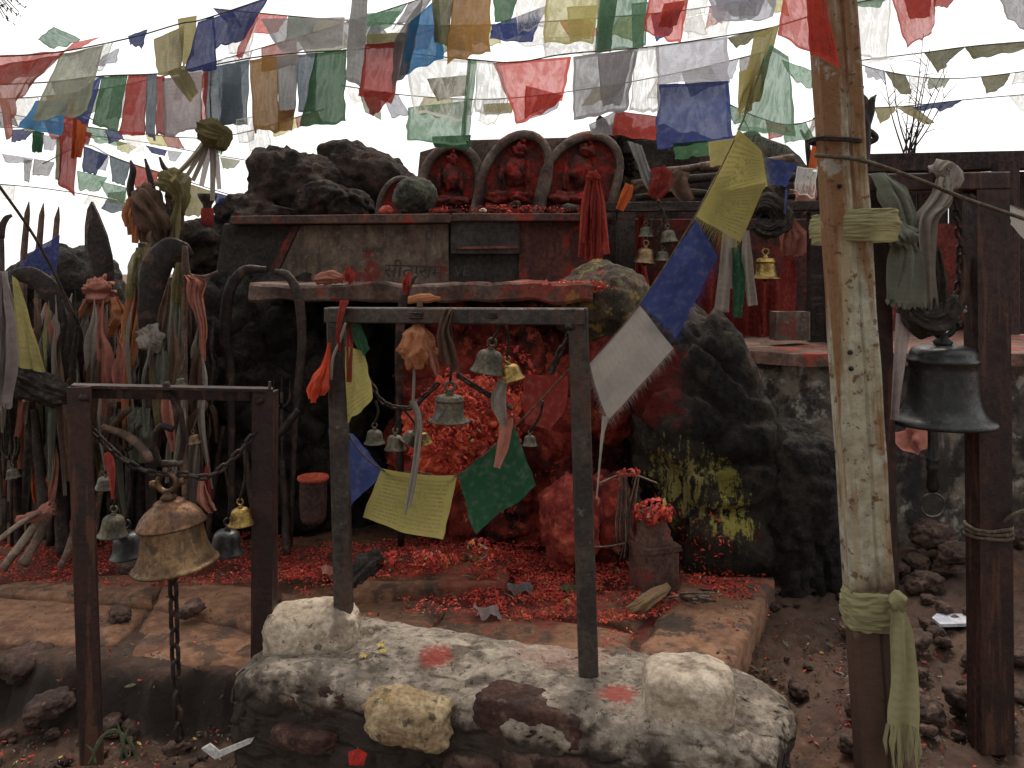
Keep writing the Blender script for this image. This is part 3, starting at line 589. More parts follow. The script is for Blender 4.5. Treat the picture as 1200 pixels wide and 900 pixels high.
# ---------------------------------------------------------------- bells and chains
PROF = {
 'plain': [(1, 0), (1.01, .05), (.96, .12), (.86, .25), (.78, .5), (.74, .8), (.70, 1.0), (.64, 1.12), (.5, 1.24), (.3, 1.3), (.14, 1.32)],
 'lip': [(1, 0), (1.02, .04), (1.0, .09), (.9, .14), (.80, .24), (.72, .42), (.68, .7), (.665, 1.1), (.66, 1.22), (.70, 1.25), (.70, 1.31), (.65, 1.34), (.645, 1.42), (.60, 1.52), (.45, 1.57), (.25, 1.59), (.12, 1.6)],
 'skirt': [(1, 0), (1.02, .03), (1.0, .08), (.93, .11), (.92, .16), (.86, .26), (.79, .45), (.74, .72), (.71, .98), (.70, 1.03)]}
def bell(label, px, ry, wpx, Y, mat, kind='plain', tilt=0., group=None, hang=None, hk=1., capmat=None, clap=True, name='bell', hang_mat=None):
    r = S(wpx/2, Y); base = P(px, ry, Y); t = thing(name, label, 'bell', base, group); t.rotation_euler = (0, tilt, 0)
    Rm = Matrix.Rotation(tilt, 3, 'Y')
    pr = PROF[kind]; top = pr[-1][1]*hk
    inn = [(max(.05, a-.07), b*hk-(.06 if i > len(pr)-4 else 0)) for i, (a, b) in enumerate(pr)][::-1]
    seg = 40 if wpx > 30 else 22
    def add(name, vf, m): return mk(name, [base+v for v in vf[0]], vf[1], m, t)
    add('bell_body', lathe([(a*r, b*r) for a, b in inn[:-1]+[(.93, 0)]+[(q, z*hk) for q, z in pr]], seg), mat)
    if kind == 'skirt':
        dome = [(.70, 1.03), (.80, 1.03), (.815, 1.06), (.80, 1.09), (.77, 1.14), (.70, 1.28), (.58, 1.42), (.44, 1.52), (.36, 1.56), (.36, 1.62), (.30, 1.66), (.0, 1.68)]
        add('cap', lathe([(a*r, b*r*hk) for a, b in dome], seg), capmat or mat); top = 1.68*hk
    cr = MB().add(lathe([(.16*r, top*r-.02*r), (.2*r, (top+.06)*r), (.11*r, (top+.14)*r), (.13*r, (top+.22)*r)], 14))
    cr.add(torus((0, 0, (top+.4)*r), .22*r, .075*r, (0, 1, 0), 18, 8))
    if wpx > 80:
        for sx in (-1, 1): cr.add(lathe([(0, top*r+.5*r), (.07*r, top*r+.48*r), (.1*r, top*r+.40*r), (.07*r, top*r+.32*r), (0, top*r+.3*r)], 12, (sx*.34*r, 0, 0))); cr.add(tube([(sx*.2*r, 0, (top+.3)*r), (sx*.34*r, 0, (top+.38)*r)], .06*r, 8))
        cr.add(tube([(0, 0, (top+.6)*r), (0, 0, (top+.78)*r)], [.09*r, .075*r], 8))
    crown = add('crown', (cr.v, cr.f), mat)
    if clap:
        m_ = MB().add(tube([(0, 0, .9*r), (0, 0, -.05*r)], .06*r, 8)).add(lathe([(0, .08*r), (.12*r, .04*r), (.17*r, -.06*r), (.12*r, -.16*r), (0, -.2*r)], 14))
        add('clapper', (m_.v, m_.f), M['iron'])
    if hang:
        q = base+Rm @ Vector((0, 0, (top+.58)*r)); h = P(*hang); iv = Rm.inverted()
        pts = smooth_path([iv @ (q-base), iv @ ((q+h)/2-base)+Vector((.01, 0, 0)), iv @ (h-base)], 8)
        hv, hf = tube(pts, max(.004, .05*r), 6); mk('hanger', [base+v for v in hv], hf, hang_mat or M['iron'], crown)
    return t
def link_mesh(L, wd, t, mat):
    n = 18; pts = []
    for i in range(n):
        a = 2*math.pi*i/n; x = math.cos(a)*(wd/2-t); z = math.sin(a)*(wd/2-t)+(L/2-wd/2)*(1 if math.sin(a) >= 0 else -1)
        pts.append(Vector((x, 0, z)))
    return MB().add(tube(pts, t, 6, closed=True)).mesh('link', mat)
def chain(label, path, L, wd, t, mat, group=None):
    pts = smooth_path([P(*q) for q in path], 200); cum = [0]
    for a, b in zip(pts, pts[1:]): cum.append(cum[-1]+(b-a).length)
    th = thing('chain', label, 'chain', pts[-1] if pts[-1].z < pts[0].z else pts[0], group); me = link_mesh(L, wd, t, mat); pitch = L-2.2*t
    n = max(2, int(cum[-1]/pitch)+1); j = 0
    for i in range(n):
        d = min(cum[-1], i*pitch)
        while j < len(cum)-2 and cum[j+1] < d: j += 1
        p = pts[j].lerp(pts[j+1], (d-cum[j])/max(1e-6, cum[j+1]-cum[j])); tg = (pts[min(j+3, 199)]-pts[max(0, j-3)]).normalized()
        q = Vector((0, 0, 1)).rotation_difference(tg) @ __import__('mathutils').Quaternion((0, 0, 1), (R(90) if i % 2 else 0)+.35)
        o = inst('link', me, p, (0, 0, 0), (1, 1, 1), th); o.rotation_mode = 'QUATERNION'; o.rotation_quaternion = q
    return th
def rope(name, label, cat, path, r_px, mat, n=40, parent=None, seg=7):
    Y = path[0][2]; v, f = tube(smooth_path([P(*q) for q in path], n), S(r_px, Y), seg); o = mk(name, v, f, mat, parent)
    return tag(o, label, cat) if label else o
# ---------------------------------------------------------------- three bell frames
def bolt(p, parent): return MB().add(lathe([(0, .012), (.008, .012), (.012, .006), (.012, -.004)], 8, p)).build('bolt', M['iron'], parent)
L_ = [(-.033, -.03), (.033, -.03), (.033, -.02), (-.023, -.02), (-.023, .03), (-.033, .03)]
Lf = [(-x, y) for x, y in L_][::-1]
lf = thing('bell_stand', 'brown angle-iron frame with big bronze bell, standing in the dirt', 'bell stand', P(210, 880, 2.4))
MB().add(extr(P(113, 890, 2.36), P(98, 452, 2.36), L_, (1, 0, 0))).build('post', M['brownsteel'], lf, False)
MB().add(extr(P(309, 880, 2.55), P(311, 458, 2.55), Lf, (1, 0, 0))).build('post', M['brownsteel'], lf, False)
MB().add(extr(P(84, 459, 2.365), P(319, 463, 2.552), [(-.022, -.028), (.022, -.028), (.022, .028), (.014, .028), (.014, -.02), (-.022, -.02)], (0, 0, 1))).build('crossbar', M['brownsteel'], lf, False)
bolt(P(195, 452, 2.44), lf)
MB().add(extr(P(316, 468, 2.53), P(316, 447, 2.53), rect(.008, .008, .001))).build('pin', M['ironlight'], lf, False)
mf = thing('bell_stand', 'small weathered grey steel frame hung with bells on the rubble wall', 'bell stand', P(545, 775, 2.42))
MB().add(extr(P(404, 760, 2.55), P(394, 362, 2.55), rect(.054, .05), (1, 0, 0))).build('post', M['greysteel'], mf, False)
MB().add(extr(P(690, 806, 2.3), P(677, 362, 2.3), rect(.054, .05), (1, 0, 0))).build('post', M['greysteel'], mf, False)
MB().add(extr(P(385, 369, 2.556), P(687, 371, 2.292), rect(.048, .054), (0, 0, 1))).build('crossbar', M['greysteel'], mf, False)
rf = thing('bell_stand', 'tall dark brown steel frame of the black bell', 'bell stand', P(1100, 872, 2.5))
U_ = [(-.05, -.04), (.05, -.04), (.05, .04), (.04, .04), (.04, -.03), (-.04, -.03), (-.04, .04), (-.05, .04)]
MB().add(extr(P(1032, 880, 2.5), P(1016, 222, 2.5), U_, (1, 0, 0))).build('post', M['brownsteel'], rf, False)
MB().add(extr(P(1161, 876, 2.5), P(1155, 222, 2.5), U_, (1, 0, 0))).build('post', M['brownsteel'], rf, False)
MB().add(extr(P(1000, 216, 2.5), P(1174, 213, 2.5), [(y, x) for x, y in rect(.088, .054)][::-1], (0, 0, 1))).build('crossbar', M['brownsteel'], rf, False)
def weld(p, parent, sd): return rock('weld', p, (.016, .014, .012), M['iron'], sd, sub=2, amp=.3, parent=parent)
for k, (pp, pr) in enumerate([(P(98, 466, 2.33), lf), (P(304, 470, 2.52), lf), (P(402, 380, 2.53), mf), (P(668, 383, 2.27), mf), (P(1034, 234, 2.46), rf), (P(1137, 232, 2.46), rf)]): weld(pp, pr, 500+k)
# ---------------------------------------------------------------- the leaning painted pole
M['polepaint'] = surf('flaking_pale_paint', (.42, .42, .33), (.36, .33, .23), 4, .7, .6, 45, coord='obj', layers=[('streak', (.32, .26, .15), (22, 22, 1.3), .44, .58, .8), ('streak', (.19, .09, .037), (11, 11, 1.1), .40, .58, .95), ('patch', (.12, .05, .026), 30, .62, .74, .9), ('patch', (.42, .45, .4), 9, .68, .8, .6), ('patch', (.04, .024, .02), 60, .76, .84, .9), ('z', (.075, .042, .03), .72, .52, 12, .25)])
pa, pb = P(1034, 948, 2.2), P(966, -140, 2.2); tdir = (pb-pa); Lp = tdir.length
sec = [(-.058, -.03), (-.050, -.036), (.006, -.036), (.010, -.0315), (.014, -.0315), (.018, -.036), (.050, -.036), (.058, -.03), (.058, .03), (.05, .036), (-.05, .036), (-.058, .03)]
v, f = extr((0, 0, 0), (0, 0, Lp), sec, (1, 0, 0), 60)
v = [p+Vector((noise.noise(p*5), noise.noise(p*5+Vector((9, 0, 0))), 0))*.004 for p in v]
pt = thing('leaning_pole', 'leaning pole with flaking pale paint and rust before the black bell', 'pole', pa)
me = bpy.data.meshes.new('shaft'); me.from_pydata(v, [], f); me.materials.append(M['polepaint'])
o = inst('shaft', me, pa, (0, math.atan2(tdir.x, tdir.z), 0), (1, 1, 1), pt)
for py in (413, 432, 218): p = P(1034-68*(948-py)/1088-4, py, 2.16); MB().add(lathe([(0, .004), (.006, .003), (.007, -.003)], 8)).xf(Matrix.Translation(p) @ Matrix.Rotation(R(90), 4, 'X')).build('nail', M['iron'], pt)
def band(name, cx, cy, Y, rx, ry, h, mat, tilt, parent=None, seed=0, lay=5):
    v = []; f = []; nr_, ns = 34, 64; uv = []
    for j in range(nr_+1):
        w_ = j/nr_
        for i in range(ns):
            a = 2*math.pi*i/ns; e = 3.4; q = (abs(math.cos(a))**e+abs(math.sin(a))**e)**(-1/e)
            s = w_*lay+1.1*noise.noise(Vector((math.cos(a)*1.5, math.sin(a)*1.5, seed+w_*3))); fo = (1-2*abs(math.sin(s*3.14)))*(.5+1.2*noise.noise(Vector((math.cos(a)*2, w_*5, seed))))+.5*(1-2*abs(math.sin(s*8)))
            d = .0035*fo+.004*noise.noise(Vector((a*1.5, w_*14, seed)))+.008*math.sin(math.pi*w_)
            z = (w_-.5)*h*(1+.12*noise.noise(Vector((math.cos(a)*2, math.sin(a)*2, seed+9))))+tilt*math.cos(a)*rx
            if j in (0, nr_): d -= .012
            v.append(P(cx, cy, Y)+Vector((math.cos(a)*(q*rx+d), math.sin(a)*(q*ry+d), z))); uv.append((i/ns, w_))
    for j in range(nr_):
        for i in range(ns): i2 = (i+1) % ns; f.append((j*ns+i, j*ns+i2, (j+1)*ns+i2, (j+1)*ns+i))
    return mk(name, v, f, mat, parent, True, uv)
def wrap(name, cx, cy, Y, rx, ry, h, turns, mat, tilt, parent=None, seed=0, tr=None):
    mb = MB(); rg = random.Random(seed)
    for k in range(turns):
        zz = (k+.5)/turns-.5; pts = []
        for i in range(28):
            a = 2*math.pi*i/28; e = 3.; q = (abs(math.cos(a))**e+abs(math.sin(a))**e)**(-1/e)
            z = zz*h+tilt*math.cos(a)*rx+.12*h/turns*math.sin(a*2+k)+.3*h/turns*noise.noise(Vector((math.cos(a), math.sin(a), k+seed)))
            pts.append(P(cx, cy, Y)+Vector((math.cos(a)*q*rx*(1+.03*rg.random()), math.sin(a)*q*ry, z)))
        mb.add(tube(pts, (tr or h/turns*.62), 8, closed=True, prof=lambda th, i: 1+.2*math.sin(i*1.7+k)*math.cos(th*2)))
    return mb.build(name, mat, parent)
s1 = thing('scarf', 'pale olive scarf wound round leaning pole and frame post', 'scarf', P(1000, 285, 2.2))
band('winding', 999, 267, 2.285, .085, .15, .088, K['paleolive'], .02, s1, 3)
s2 = thing('scarf', 'pale olive scarf knotted low on the leaning pole with a fringed tail', 'scarf', P(1020, 740, 2.2))
band('winding', 1019, 712, 2.2, .066, .046, .105, K['paleolive'], -.06, s2, 5, 4)
bunch('knot', [(1044, 694, 2.13, 6), (1051, 702, 2.12, 11), (1054, 712, 2.13, 8)], K['paleolive'], s2, 5, .3, .9, 4, 10, 20)
ribbon('tail', [(1050, 704, 2.12, 8), (1057, 745, 2.12, 13), (1060, 800, 2.12, 15), (1058, 850, 2.12, 17)], K['paleolive'], s2, 4, 26, 10, .25, .12)
# wire round the pole and the long rope to the right
tag(wrap('wire', 979, 166, 2.2, .064, .045, .012, 2, M['iron'], -.05, None, 8, .004), 'thin rusty wire wound round upper part of the leaning pole', 'wire')
rope('rope', 'taut brown rope running from leaning pole past the black bell', 'rope', [(955, 182, 2.14), (1010, 188, 2.15), (1080, 212, 2.2), (1140, 236, 2.25), (1260, 276, 2.3)], 2.6, M['rope'])
rt = thing('rope', 'pale thin cord wound round the frame post of the black bell', 'rope', P(1158, 625, 2.5))
wrap('winding', 1158, 621, 2.5, .06, .05, .04, 3, M['rope'], .03, rt, 9, .006)
rope('tail', None, None, [(1176, 612, 2.45), (1190, 602, 2.44), (1230, 590, 2.44)], 2.2, M['rope'], 12, rt)
# ---------------------------------------------------------------- big bells
bell('large bronze bell with copper dome cap in the angle-iron frame', 206, 663, 97, 2.44, M['bronze'], 'skirt', R(-6), None, None, .96, M['copper'])
sh = thing('shackle', 'rusty U-shackle linking big bronze bell to the angle-iron crossbar', 'shackle', P(197, 545, 2.44))
MB().add(tube(smooth_path([P(187, 545, 2.44), P(180, 520, 2.43), P(188, 500, 2.42), P(203, 503, 2.42)], 14), S(4, 2.44), 8)).add(tube(smooth_path([P(209, 545, 2.46), P(215, 515, 2.45), P(210, 480, 2.45), P(196, 458, 2.45)], 14), S(3.6, 2.44), 8)).build('hook', M['iron'], sh)
MB().add(tube([P(184, 543, 2.44), P(214, 543, 2.45)], S(4, 2.44), 8)).build('pin', M['ironlight'], sh)
chain('heavy iron chain dangling beneath the large bronze bell', [(202, 655, 2.44), (205, 760, 2.44), (210, 862, 2.44)], .062, .037, .0066, M['iron'])
chain('rusty chain slung from bronze bell crown to frame post on the dark bells side', [(104, 500, 2.4), (140, 535, 2.4), (170, 552, 2.42), (192, 556, 2.43)], .04, .024, .005, M['iron'])
chain('rusty chain slung from bronze bell crown to frame post on the golden bell side', [(215, 556, 2.45), (245, 558, 2.47), (275, 535, 2.5), (303, 503, 2.53)], .04, .024, .005, M['iron'])
bell('small dull grey bell on a red ribbon beside the angle-iron post', 132, 628, 34, 2.55, M['verdigris'], 'plain', .05, None, (131, 545, 2.55), 1.1)
bell('tiny verdigris bell above the dull grey bell', 122, 573, 22, 2.6, M['verdigris'], 'plain', .1, None, (126, 535, 2.58))
bell('dark grey bell half hidden behind the bronze bell on the red-ribbon side', 152, 652, 44, 2.62, M['blackbell'], 'plain', -.12, None, (150, 545, 2.6))
bell('dark grey bell half hidden behind the bronze bell below the golden bell', 264, 648, 42, 2.62, M['blackbell'], 'plain', .1, None, (262, 545, 2.6))
bell('small shiny golden bell on a twisted wire by the frame post', 283, 615, 31, 2.5, M['brass'], 'plain', -.06, None, (286, 528, 2.5), 1.0)
ribbon('ribbon', [(126, 530, 2.55, 4), (130, 550, 2.54, 5), (132, 585, 2.54, 2)], K['red'], None, 3); tag(bpy.data.objects['ribbon'], 'short red ribbon tied on chain above the dull grey bell', 'ribbon')
bell('large black bell with flared lip hanging in the tall brown frame', 1105, 497, 112, 2.5, M['blackbell'], 'lip', 0, None, None, 1.04, None, False)
bb = thing('bell_clapper', 'long ridged clapper with iron ring below the black bell', 'clapper', P(1093, 607, 2.5))
MB().add(lathe([(0, S(110, 2.5)), (.016, S(110, 2.5)), (.014, S(60, 2.5)), (.015, S(42, 2.5)), (.019, S(40, 2.5)), (.019, S(36, 2.5)), (.016, S(34, 2.5)), (.019, S(30, 2.5)), (.019, S(26, 2.5)), (.015, S(24, 2.5)), (.018, S(5, 2.5)), (.012, 0), (0, 0)], 16, P(1093, 576, 2.5))).build('rod', M['blackbell'], bb)
MB().add(torus(P(1093, 592, 2.5), S(14, 2.5), .0035, (.15, 1, 0), 26, 6)).build('ring', M['ironlight'], bb)
chain('blackened chain holding black bell from the tall frame crossbar', [(1118, 230, 2.48), (1125, 290, 2.48), (1122, 340, 2.48), (1112, 362, 2.49)], .04, .026, .0055, M['iron'])
# rag bundle on the black bell
rb = thing('rag_bundle', 'grey-green rags knotted round crossbar and crown of the black bell', 'rag', P(1075, 400, 2.45))
bunch('rag', [(1030, 203, 2.42, 18), (1048, 225, 2.4, 24), (1062, 262, 2.4, 16), (1058, 280, 2.4, 12)], K['greenrag'], rb, 8, .32, .6, 1)
bunch('knot', [(1050, 262, 2.38, 8), (1058, 278, 2.37, 16), (1066, 292, 2.38, 10)], K['greenrag'], rb, 5, .3, .8, 2, 14)
ribbon('rag_tail', [(1056, 275, 2.37, 8), (1052, 310, 2.37, 14), (1052, 350, 2.38, 12)], K['greenrag'], rb, 3, 20, 8, .3, .02)
ribbon('rag_tail', [(1062, 275, 2.36, 8), (1068, 310, 2.36, 15), (1066, 355, 2.37, 18)], K['greenrag'], rb, 4, 20, 8, .3, .02)
bunch('rag', [(1108, 208, 2.44, 14), (1102, 235, 2.42, 18), (1082, 262, 2.4, 13), (1084, 320, 2.42, 9), (1086, 372, 2.44, 11)], K['rag'], rb, 7, .35, .7, 3)
bunch('rag', [(1098, 205, 2.45, 10), (1106, 200, 2.46, 14), (1114, 206, 2.45, 12), (1112, 222, 2.43, 10)], K['rag'], rb, 5, .3, .9, 4, 14)
bunch('rag', [(1060, 355, 2.42, 12), (1078, 375, 2.41, 15), (1100, 372, 2.43, 18), (1118, 352, 2.45, 12)], K['darkrag'], rb, 6, .35, .9, 5)
bunch('rag', [(1096, 290, 2.45, 8), (1098, 330, 2.45, 9), (1096, 368, 2.45, 12)], K['darkrag'], rb, 5, .3, .9, 6)
ribbon('rag_tail', [(1060, 368, 2.42, 9), (1054, 420, 2.42, 8), (1048, 492, 2.42, 6)], K['mauve'], rb, 7, 24, 6, .4)
wrap('knot_ring', 1120, 362, 2.48, .022, .02, .02, 2, K['rag'], .1, rb, 2)
ribbon('rag_tail', [(1128, 300, 2.5, 5), (1130, 330, 2.5, 6), (1126, 362, 2.5, 5)], K['brownrag'], rb, 9)
tag(ribbon('rag', [(1060, 500, 2.7, 16), (1072, 514, 2.7, 20), (1082, 528, 2.7, 9)], K['fadedred'], None, 12), 'faded pink rag hanging below the lip of the black bell', 'rag')
# ---------------------------------------------------------------- bells of the small frame
bell('dull brass bell with ringed shoulder in the middle of the small frame', 526, 494, 49, 2.45, M['verdigris'], 'lip', .03, None, (526, 372, 2.44), .8)
bell('green-grey bell hung at an angle beside a golden bell', 571, 437, 42, 2.42, M['verdigris'], 'plain', .16, None, (585, 372, 2.4))
bell('small golden bell pressed against the tilted green-grey bell', 601, 446, 30, 2.42, M['brass'], 'plain', -.25, None, (590, 374, 2.4))
bell('small dull bell near the blue flag on an orange loop', 439, 520, 25, 2.53, M['verdigris'], 'plain', 0, None, (440, 470, 2.53))
bell('lowest of the three clustered small bells on the slung chain', 463, 527, 26, 2.52, M['verdigris'], 'plain', 0, None, (465, 475, 2.5))
bell('small bell turned sideways in the cluster on the slung chain', 478, 519, 22, 2.50, M['verdigris'], 'plain', .5, None, (470, 477, 2.5))
bell('small yellowish bell behind the dangling grey strap', 497, 521, 22, 2.48, M['brass'], 'plain', -.25, None, (490, 478, 2.49))
bell('tiny dark bell beside the green flag and grey post', 621, 522, 18, 2.4, M['verdigris'], 'plain', 0, None, (636, 470, 2.36))
wb = thing('wrapped_bell', 'bell wrapped up in peach cloth hanging in the small frame', 'bell', P(489, 432, 2.45))
bunch('wrapping', [(490, 380, 2.46, 6), (489, 395, 2.45, 17), (490, 412, 2.45, 22), (490, 428, 2.45, 14)], K['peach'], wb, 7, .25, .9, 11, 22)
bunch('ribbon_tail', [(500, 400, 2.42, 5), (508, 425, 2.42, 6), (512, 440, 2.43, 3)], K['pink'], wb, 4, .3, .6, 12, 14, 16)
MB().add(tube([P(489, 385, 2.46), P(492, 362, 2.45), P(492, 352, 2.45)], S(3.5, 2.45), 8)).build('hanger', K['brownrag'], wb)
rope('cord', 'thin grey cord hanging from the peach wrapped bell', 'cord', [(486, 425, 2.45), (485, 448, 2.45), (484, 474, 2.46)], 1.8, K['rag'], 12)
chain('iron chain slung from frame post past the dangling grey strap', [(434, 448, 2.54), (450, 472, 2.52), (480, 478, 2.5), (500, 462, 2.47), (516, 447, 2.45)], .034, .02, .0045, M['iron'])
chain('iron chain slung from middle bell to the pale rag', [(540, 442, 2.44), (560, 455, 2.43), (585, 470, 2.42), (598, 478, 2.42)], .034, .02, .0045, M['iron'])
chain('short chain hanging from the top of the grey post', [(668, 392, 2.33), (655, 415, 2.33), (645, 440, 2.34)], .04, .024, .0055, M['iron'])
bunch('strap', [(484, 470, 2.44, 7), (491, 492, 2.44, 6), (489, 530, 2.44, 5), (483, 570, 2.44, 5), (477, 600, 2.44, 4)], K['rag'], None, 4, .2, .7, 14); tag(bpy.data.objects['strap'], 'grey cloth strap dangling from the slung chain over yellow flag', 'strap')
bunch('rag', [(526, 362, 2.4, 9), (520, 385, 2.4, 7), (524, 410, 2.42, 10), (530, 432, 2.44, 8)], K['brownrag'], None, 5, .35, .9, 15)
last = [o for o in bpy.data.objects if o.name.startswith('rag') and o.parent is None and 'label' not in o and o.type == 'MESH']
for o in last: tag(o, 'brown rag looped over the small frame above its middle bell', 'rag')
def rag(label, path, mat, seed, kind='bunch', cat='rag', name='rag', **k):
    o = bunch(name, path, mat, None, seed=seed, **k) if kind == 'bunch' else ribbon(name, path, mat, None, seed, **k)
    return tag(o, label, cat)
rag('pale rag strip between the golden bell and green flag', [(590, 445, 2.4, 6), (584, 470, 2.4, 9), (592, 500, 2.4, 5)], K['rag'], 16, 'rib')
rag('long pinkish rag twisting down to the green flag corner', [(594, 490, 2.4, 8), (590, 520, 2.42, 7), (582, 548, 2.45, 4)], K['pink'], 17, 'rib')
rag('bright orange cloth knotted outside the small frame post', [(386, 402, 2.5, 3), (382, 425, 2.49, 6), (376, 440, 2.48, 10), (372, 455, 2.48, 13), (370, 468, 2.48, 7)], K['brightorange'], 18, folds=4, amp=.25)
rag('red tape tied over the corner of the small frame', [(404, 352, 2.5, 8), (402, 366, 2.49, 6), (398, 390, 2.49, 4), (399, 410, 2.5, 4)], K['red'], 19, folds=4, n=16)
rag('thin red tape hanging behind the small frame post', [(409, 372, 2.52, 3), (410, 410, 2.52, 4), (409, 448, 2.52, 3)], K['red'], 20, 'rib')
rope('cord', 'pale cord drooping down the small frame post', 'cord', [(405, 378, 2.49), (398, 400, 2.48), (390, 420, 2.48), (388, 445, 2.49)], 1.8, K['rag'], 16)
rag('orange cloth folded flat over the small frame crossbar', [(478, 352, 2.47, 4), (498, 350, 2.46, 6), (515, 350, 2.45, 3)], K['peach'], 21, folds=3, amp=.2, n=14)
for i, (x, lb) in enumerate([(492, 'wire lashing round crossbar over the peach wrapped bell'), (583, 'wire lashing round crossbar over the tilted green-grey bell')]):
    o = wrap('wire', x, 369, 2.46-(x-492)*.0008, .03, .036, .02, 3, M['iron'], 0, None, i, .004); o.rotation_euler = (0, 0, 0); tag(o, lb, 'wire')
rag('dark red cloth piece hanging at the back of the small frame', [(640, 440, 2.75, 26), (638, 470, 2.75, 26), (630, 500, 2.76, 16)], K['darkred'], 23, 'rib', depth=.12)
# ---------------------------------------------------------------- iron offerings, blades and rags on the left
M['blade'] = surf('tarnished_blade', (.03, .022, .02), (.017, .014, .013), 9, .5, .4, 50, .4, layers=[('patch', (.10, .05, .036), 14, .56, .72, .6)])
M['stick'] = surf('weathered_stick', (.17, .11, .08), (.09, .058, .045), 14, .9, .8, 60)
M['palestick'] = surf('pale_stick', (.3, .23, .18), (.17, .12, .09), 14, .9, .8, 60)
M['darkstick'] = surf('dark_stick', (.05, .036, .03), (.028, .021, .018), 14, .9, .8, 60)
def plate(name, poly, Y, t, mat, parent=None, n=0):
    v = [P(a, b, Y) for a, b in poly]; c = sum(v, Vector())/len(v); m = len(v)
    ins = [p.lerp(c, .0)+Vector((0, t, 0)) for p in v]
    mid = [p.lerp(c, .35)+Vector((0, -t*.6, 0)) for p in v]      # ground face, thicker along the middle
    fs = [(i, m+i, m+(i+1) % m, (i+1) % m) for i in range(m)]+[(i, (i+1) % m, 2*m+(i+1) % m, 2*m+i) for i in range(m)]+[tuple(range(2*m, 3*m)), tuple(range(2*m-1, m-1, -1))]
    return mk(name, v+ins+mid, fs, mat, parent, False)
def curveblade(name, path, mat, parent=None, flat=.28, n=30):
    pts = smooth_path([P(a, b, c) for a, b, c, d in path], n); rr = interp([S(d, c) for a, b, c, d in path], n)
    v, f = tube(pts, rr, 10, True, flat); return mk(name, v, f, mat, parent)
def gz(px, py, Y): p = P(px, py, Y); return p
sp = thing('votive_spear', 'broad leaf-bladed iron spear standing upright with coral knotted cloth', 'spear', P(118, 640, 4.0))
plate('blade', [(107, 236), (114, 250), (124, 275), (130, 300), (132, 330), (128, 345), (112, 345), (106, 320), (99, 290), (99, 265), (102, 245)], 4.0, .02, M['blade'], sp)
MB().add(tube([P(119, 340, 4.0), P(118, 645, 4.0)], [.03, .025], 8)).build('shaft', M['iron'], sp)
sc2 = thing('tied_scarves', 'coral, orange and pale scarves tied round the broad spear', 'scarf', P(115, 450, 3.96))
bunch('knot', [(105, 338, 3.96, 10), (118, 342, 3.93, 17), (132, 340, 3.96, 10)], K['pink'], sc2, 5, .35, .9, 31, 14)
bunch('coral_tail', [(118, 345, 3.92, 8), (116, 380, 3.9, 11), (117, 412, 3.9, 13)], K['pink'], sc2, 6, .3, .5, 32)
bunch('orange_tail', [(106, 345, 3.93, 7), (102, 360, 3.93, 10), (100, 372, 3.93, 8)], K['peach'], sc2, 5, .3, .5, 33)
bunch('ochre_tail', [(130, 348, 3.93, 9), (136, 370, 3.93, 13), (130, 392, 3.93, 10)], K['peach'], sc2, 6, .3, .5, 34)
bunch('pale_tail', [(104, 350, 3.95, 8), (94, 390, 3.95, 14), (86, 425, 3.95, 18), (84, 448, 3.95, 14)], K['rag'], sc2, 7, .3, .5, 35)
bunch('pale_tail', [(126, 380, 3.97, 14), (126, 415, 3.96, 16), (122, 448, 3.96, 14)], K['rag'], sc2, 7, .3, .5, 36)
bunch('pale_tail', [(110, 400, 3.97, 12), (106, 430, 3.96, 14), (108, 450, 3.96, 10)], K['mauve'], sc2, 6, .3, .5, 37)
def iron(label, path, mat='iron', name='curved_blade', cat='blade', flat=.14): return tag(curveblade(name, path, M[mat], None, flat), label, cat)
iron('dark curved iron blade sweeping down beside the yellow scarf', [(14, 322, 3.8, 7), (38, 324, 3.8, 11), (62, 345, 3.8, 13), (82, 380, 3.8, 11), (92, 430, 3.8, 8), (96, 640, 3.8, 6)], 'blade')
iron('huge hooked iron blade with tip curling over the grey-green scarf', [(226, 300, 3.7, 3), (214, 292, 3.7, 9), (198, 294, 3.7, 16), (182, 315, 3.7, 19), (176, 360, 3.7, 15), (176, 440, 3.7, 9), (178, 640, 3.7, 7)], 'blade')
iron('small horned iron tip at the picture-side post of stakes', [(14, 252, 4.0, 2), (6, 258, 4.0, 4), (1, 275, 4.0, 5), (2, 320, 4.0, 5), (4, 640, 3.9, 6)], 'iron', 'iron_hook', 'hook')
iron('long bowed iron bar rising and bending over the ledge slab end', [(322, 318, 3.7, 3.3), (338, 324, 3.68, 5.3), (350, 350, 3.66, 6.6), (354, 400, 3.66, 5.9), (350, 445, 3.66, 5.3), (346, 500, 3.66, 3.3), (340, 640, 3.66, 3.3)], 'iron', 'bowed_bar', 'bar', .6)
iron('blackened bowed bar arching against the sooty boulder', [(312, 316, 3.85, 4.0), (285, 318, 3.82, 5.9), (268, 345, 3.8, 6.6), (264, 400, 3.8, 6.6), (270, 440, 3.8, 5.3), (272, 640, 3.7, 4.0)], 'blade', 'bowed_bar', 'bar', .5)
iron('short dark bar bent below the bowed bar', [(350, 480, 3.6, 4), (335, 500, 3.6, 5), (318, 530, 3.6, 4), (312, 640, 3.6, 4)], 'blade', 'bent_bar', 'bar', .7)
iron('rusty bar leaning behind the small frame near the wrapped bell', [(488, 322, 3.62, 2.0), (474, 345, 3.6, 5.3), (468, 400, 3.6, 5.3), (468, 470, 3.62, 4.6), (470, 640, 3.6, 4.0)], 'blade', 'bent_bar', 'bar', .6)
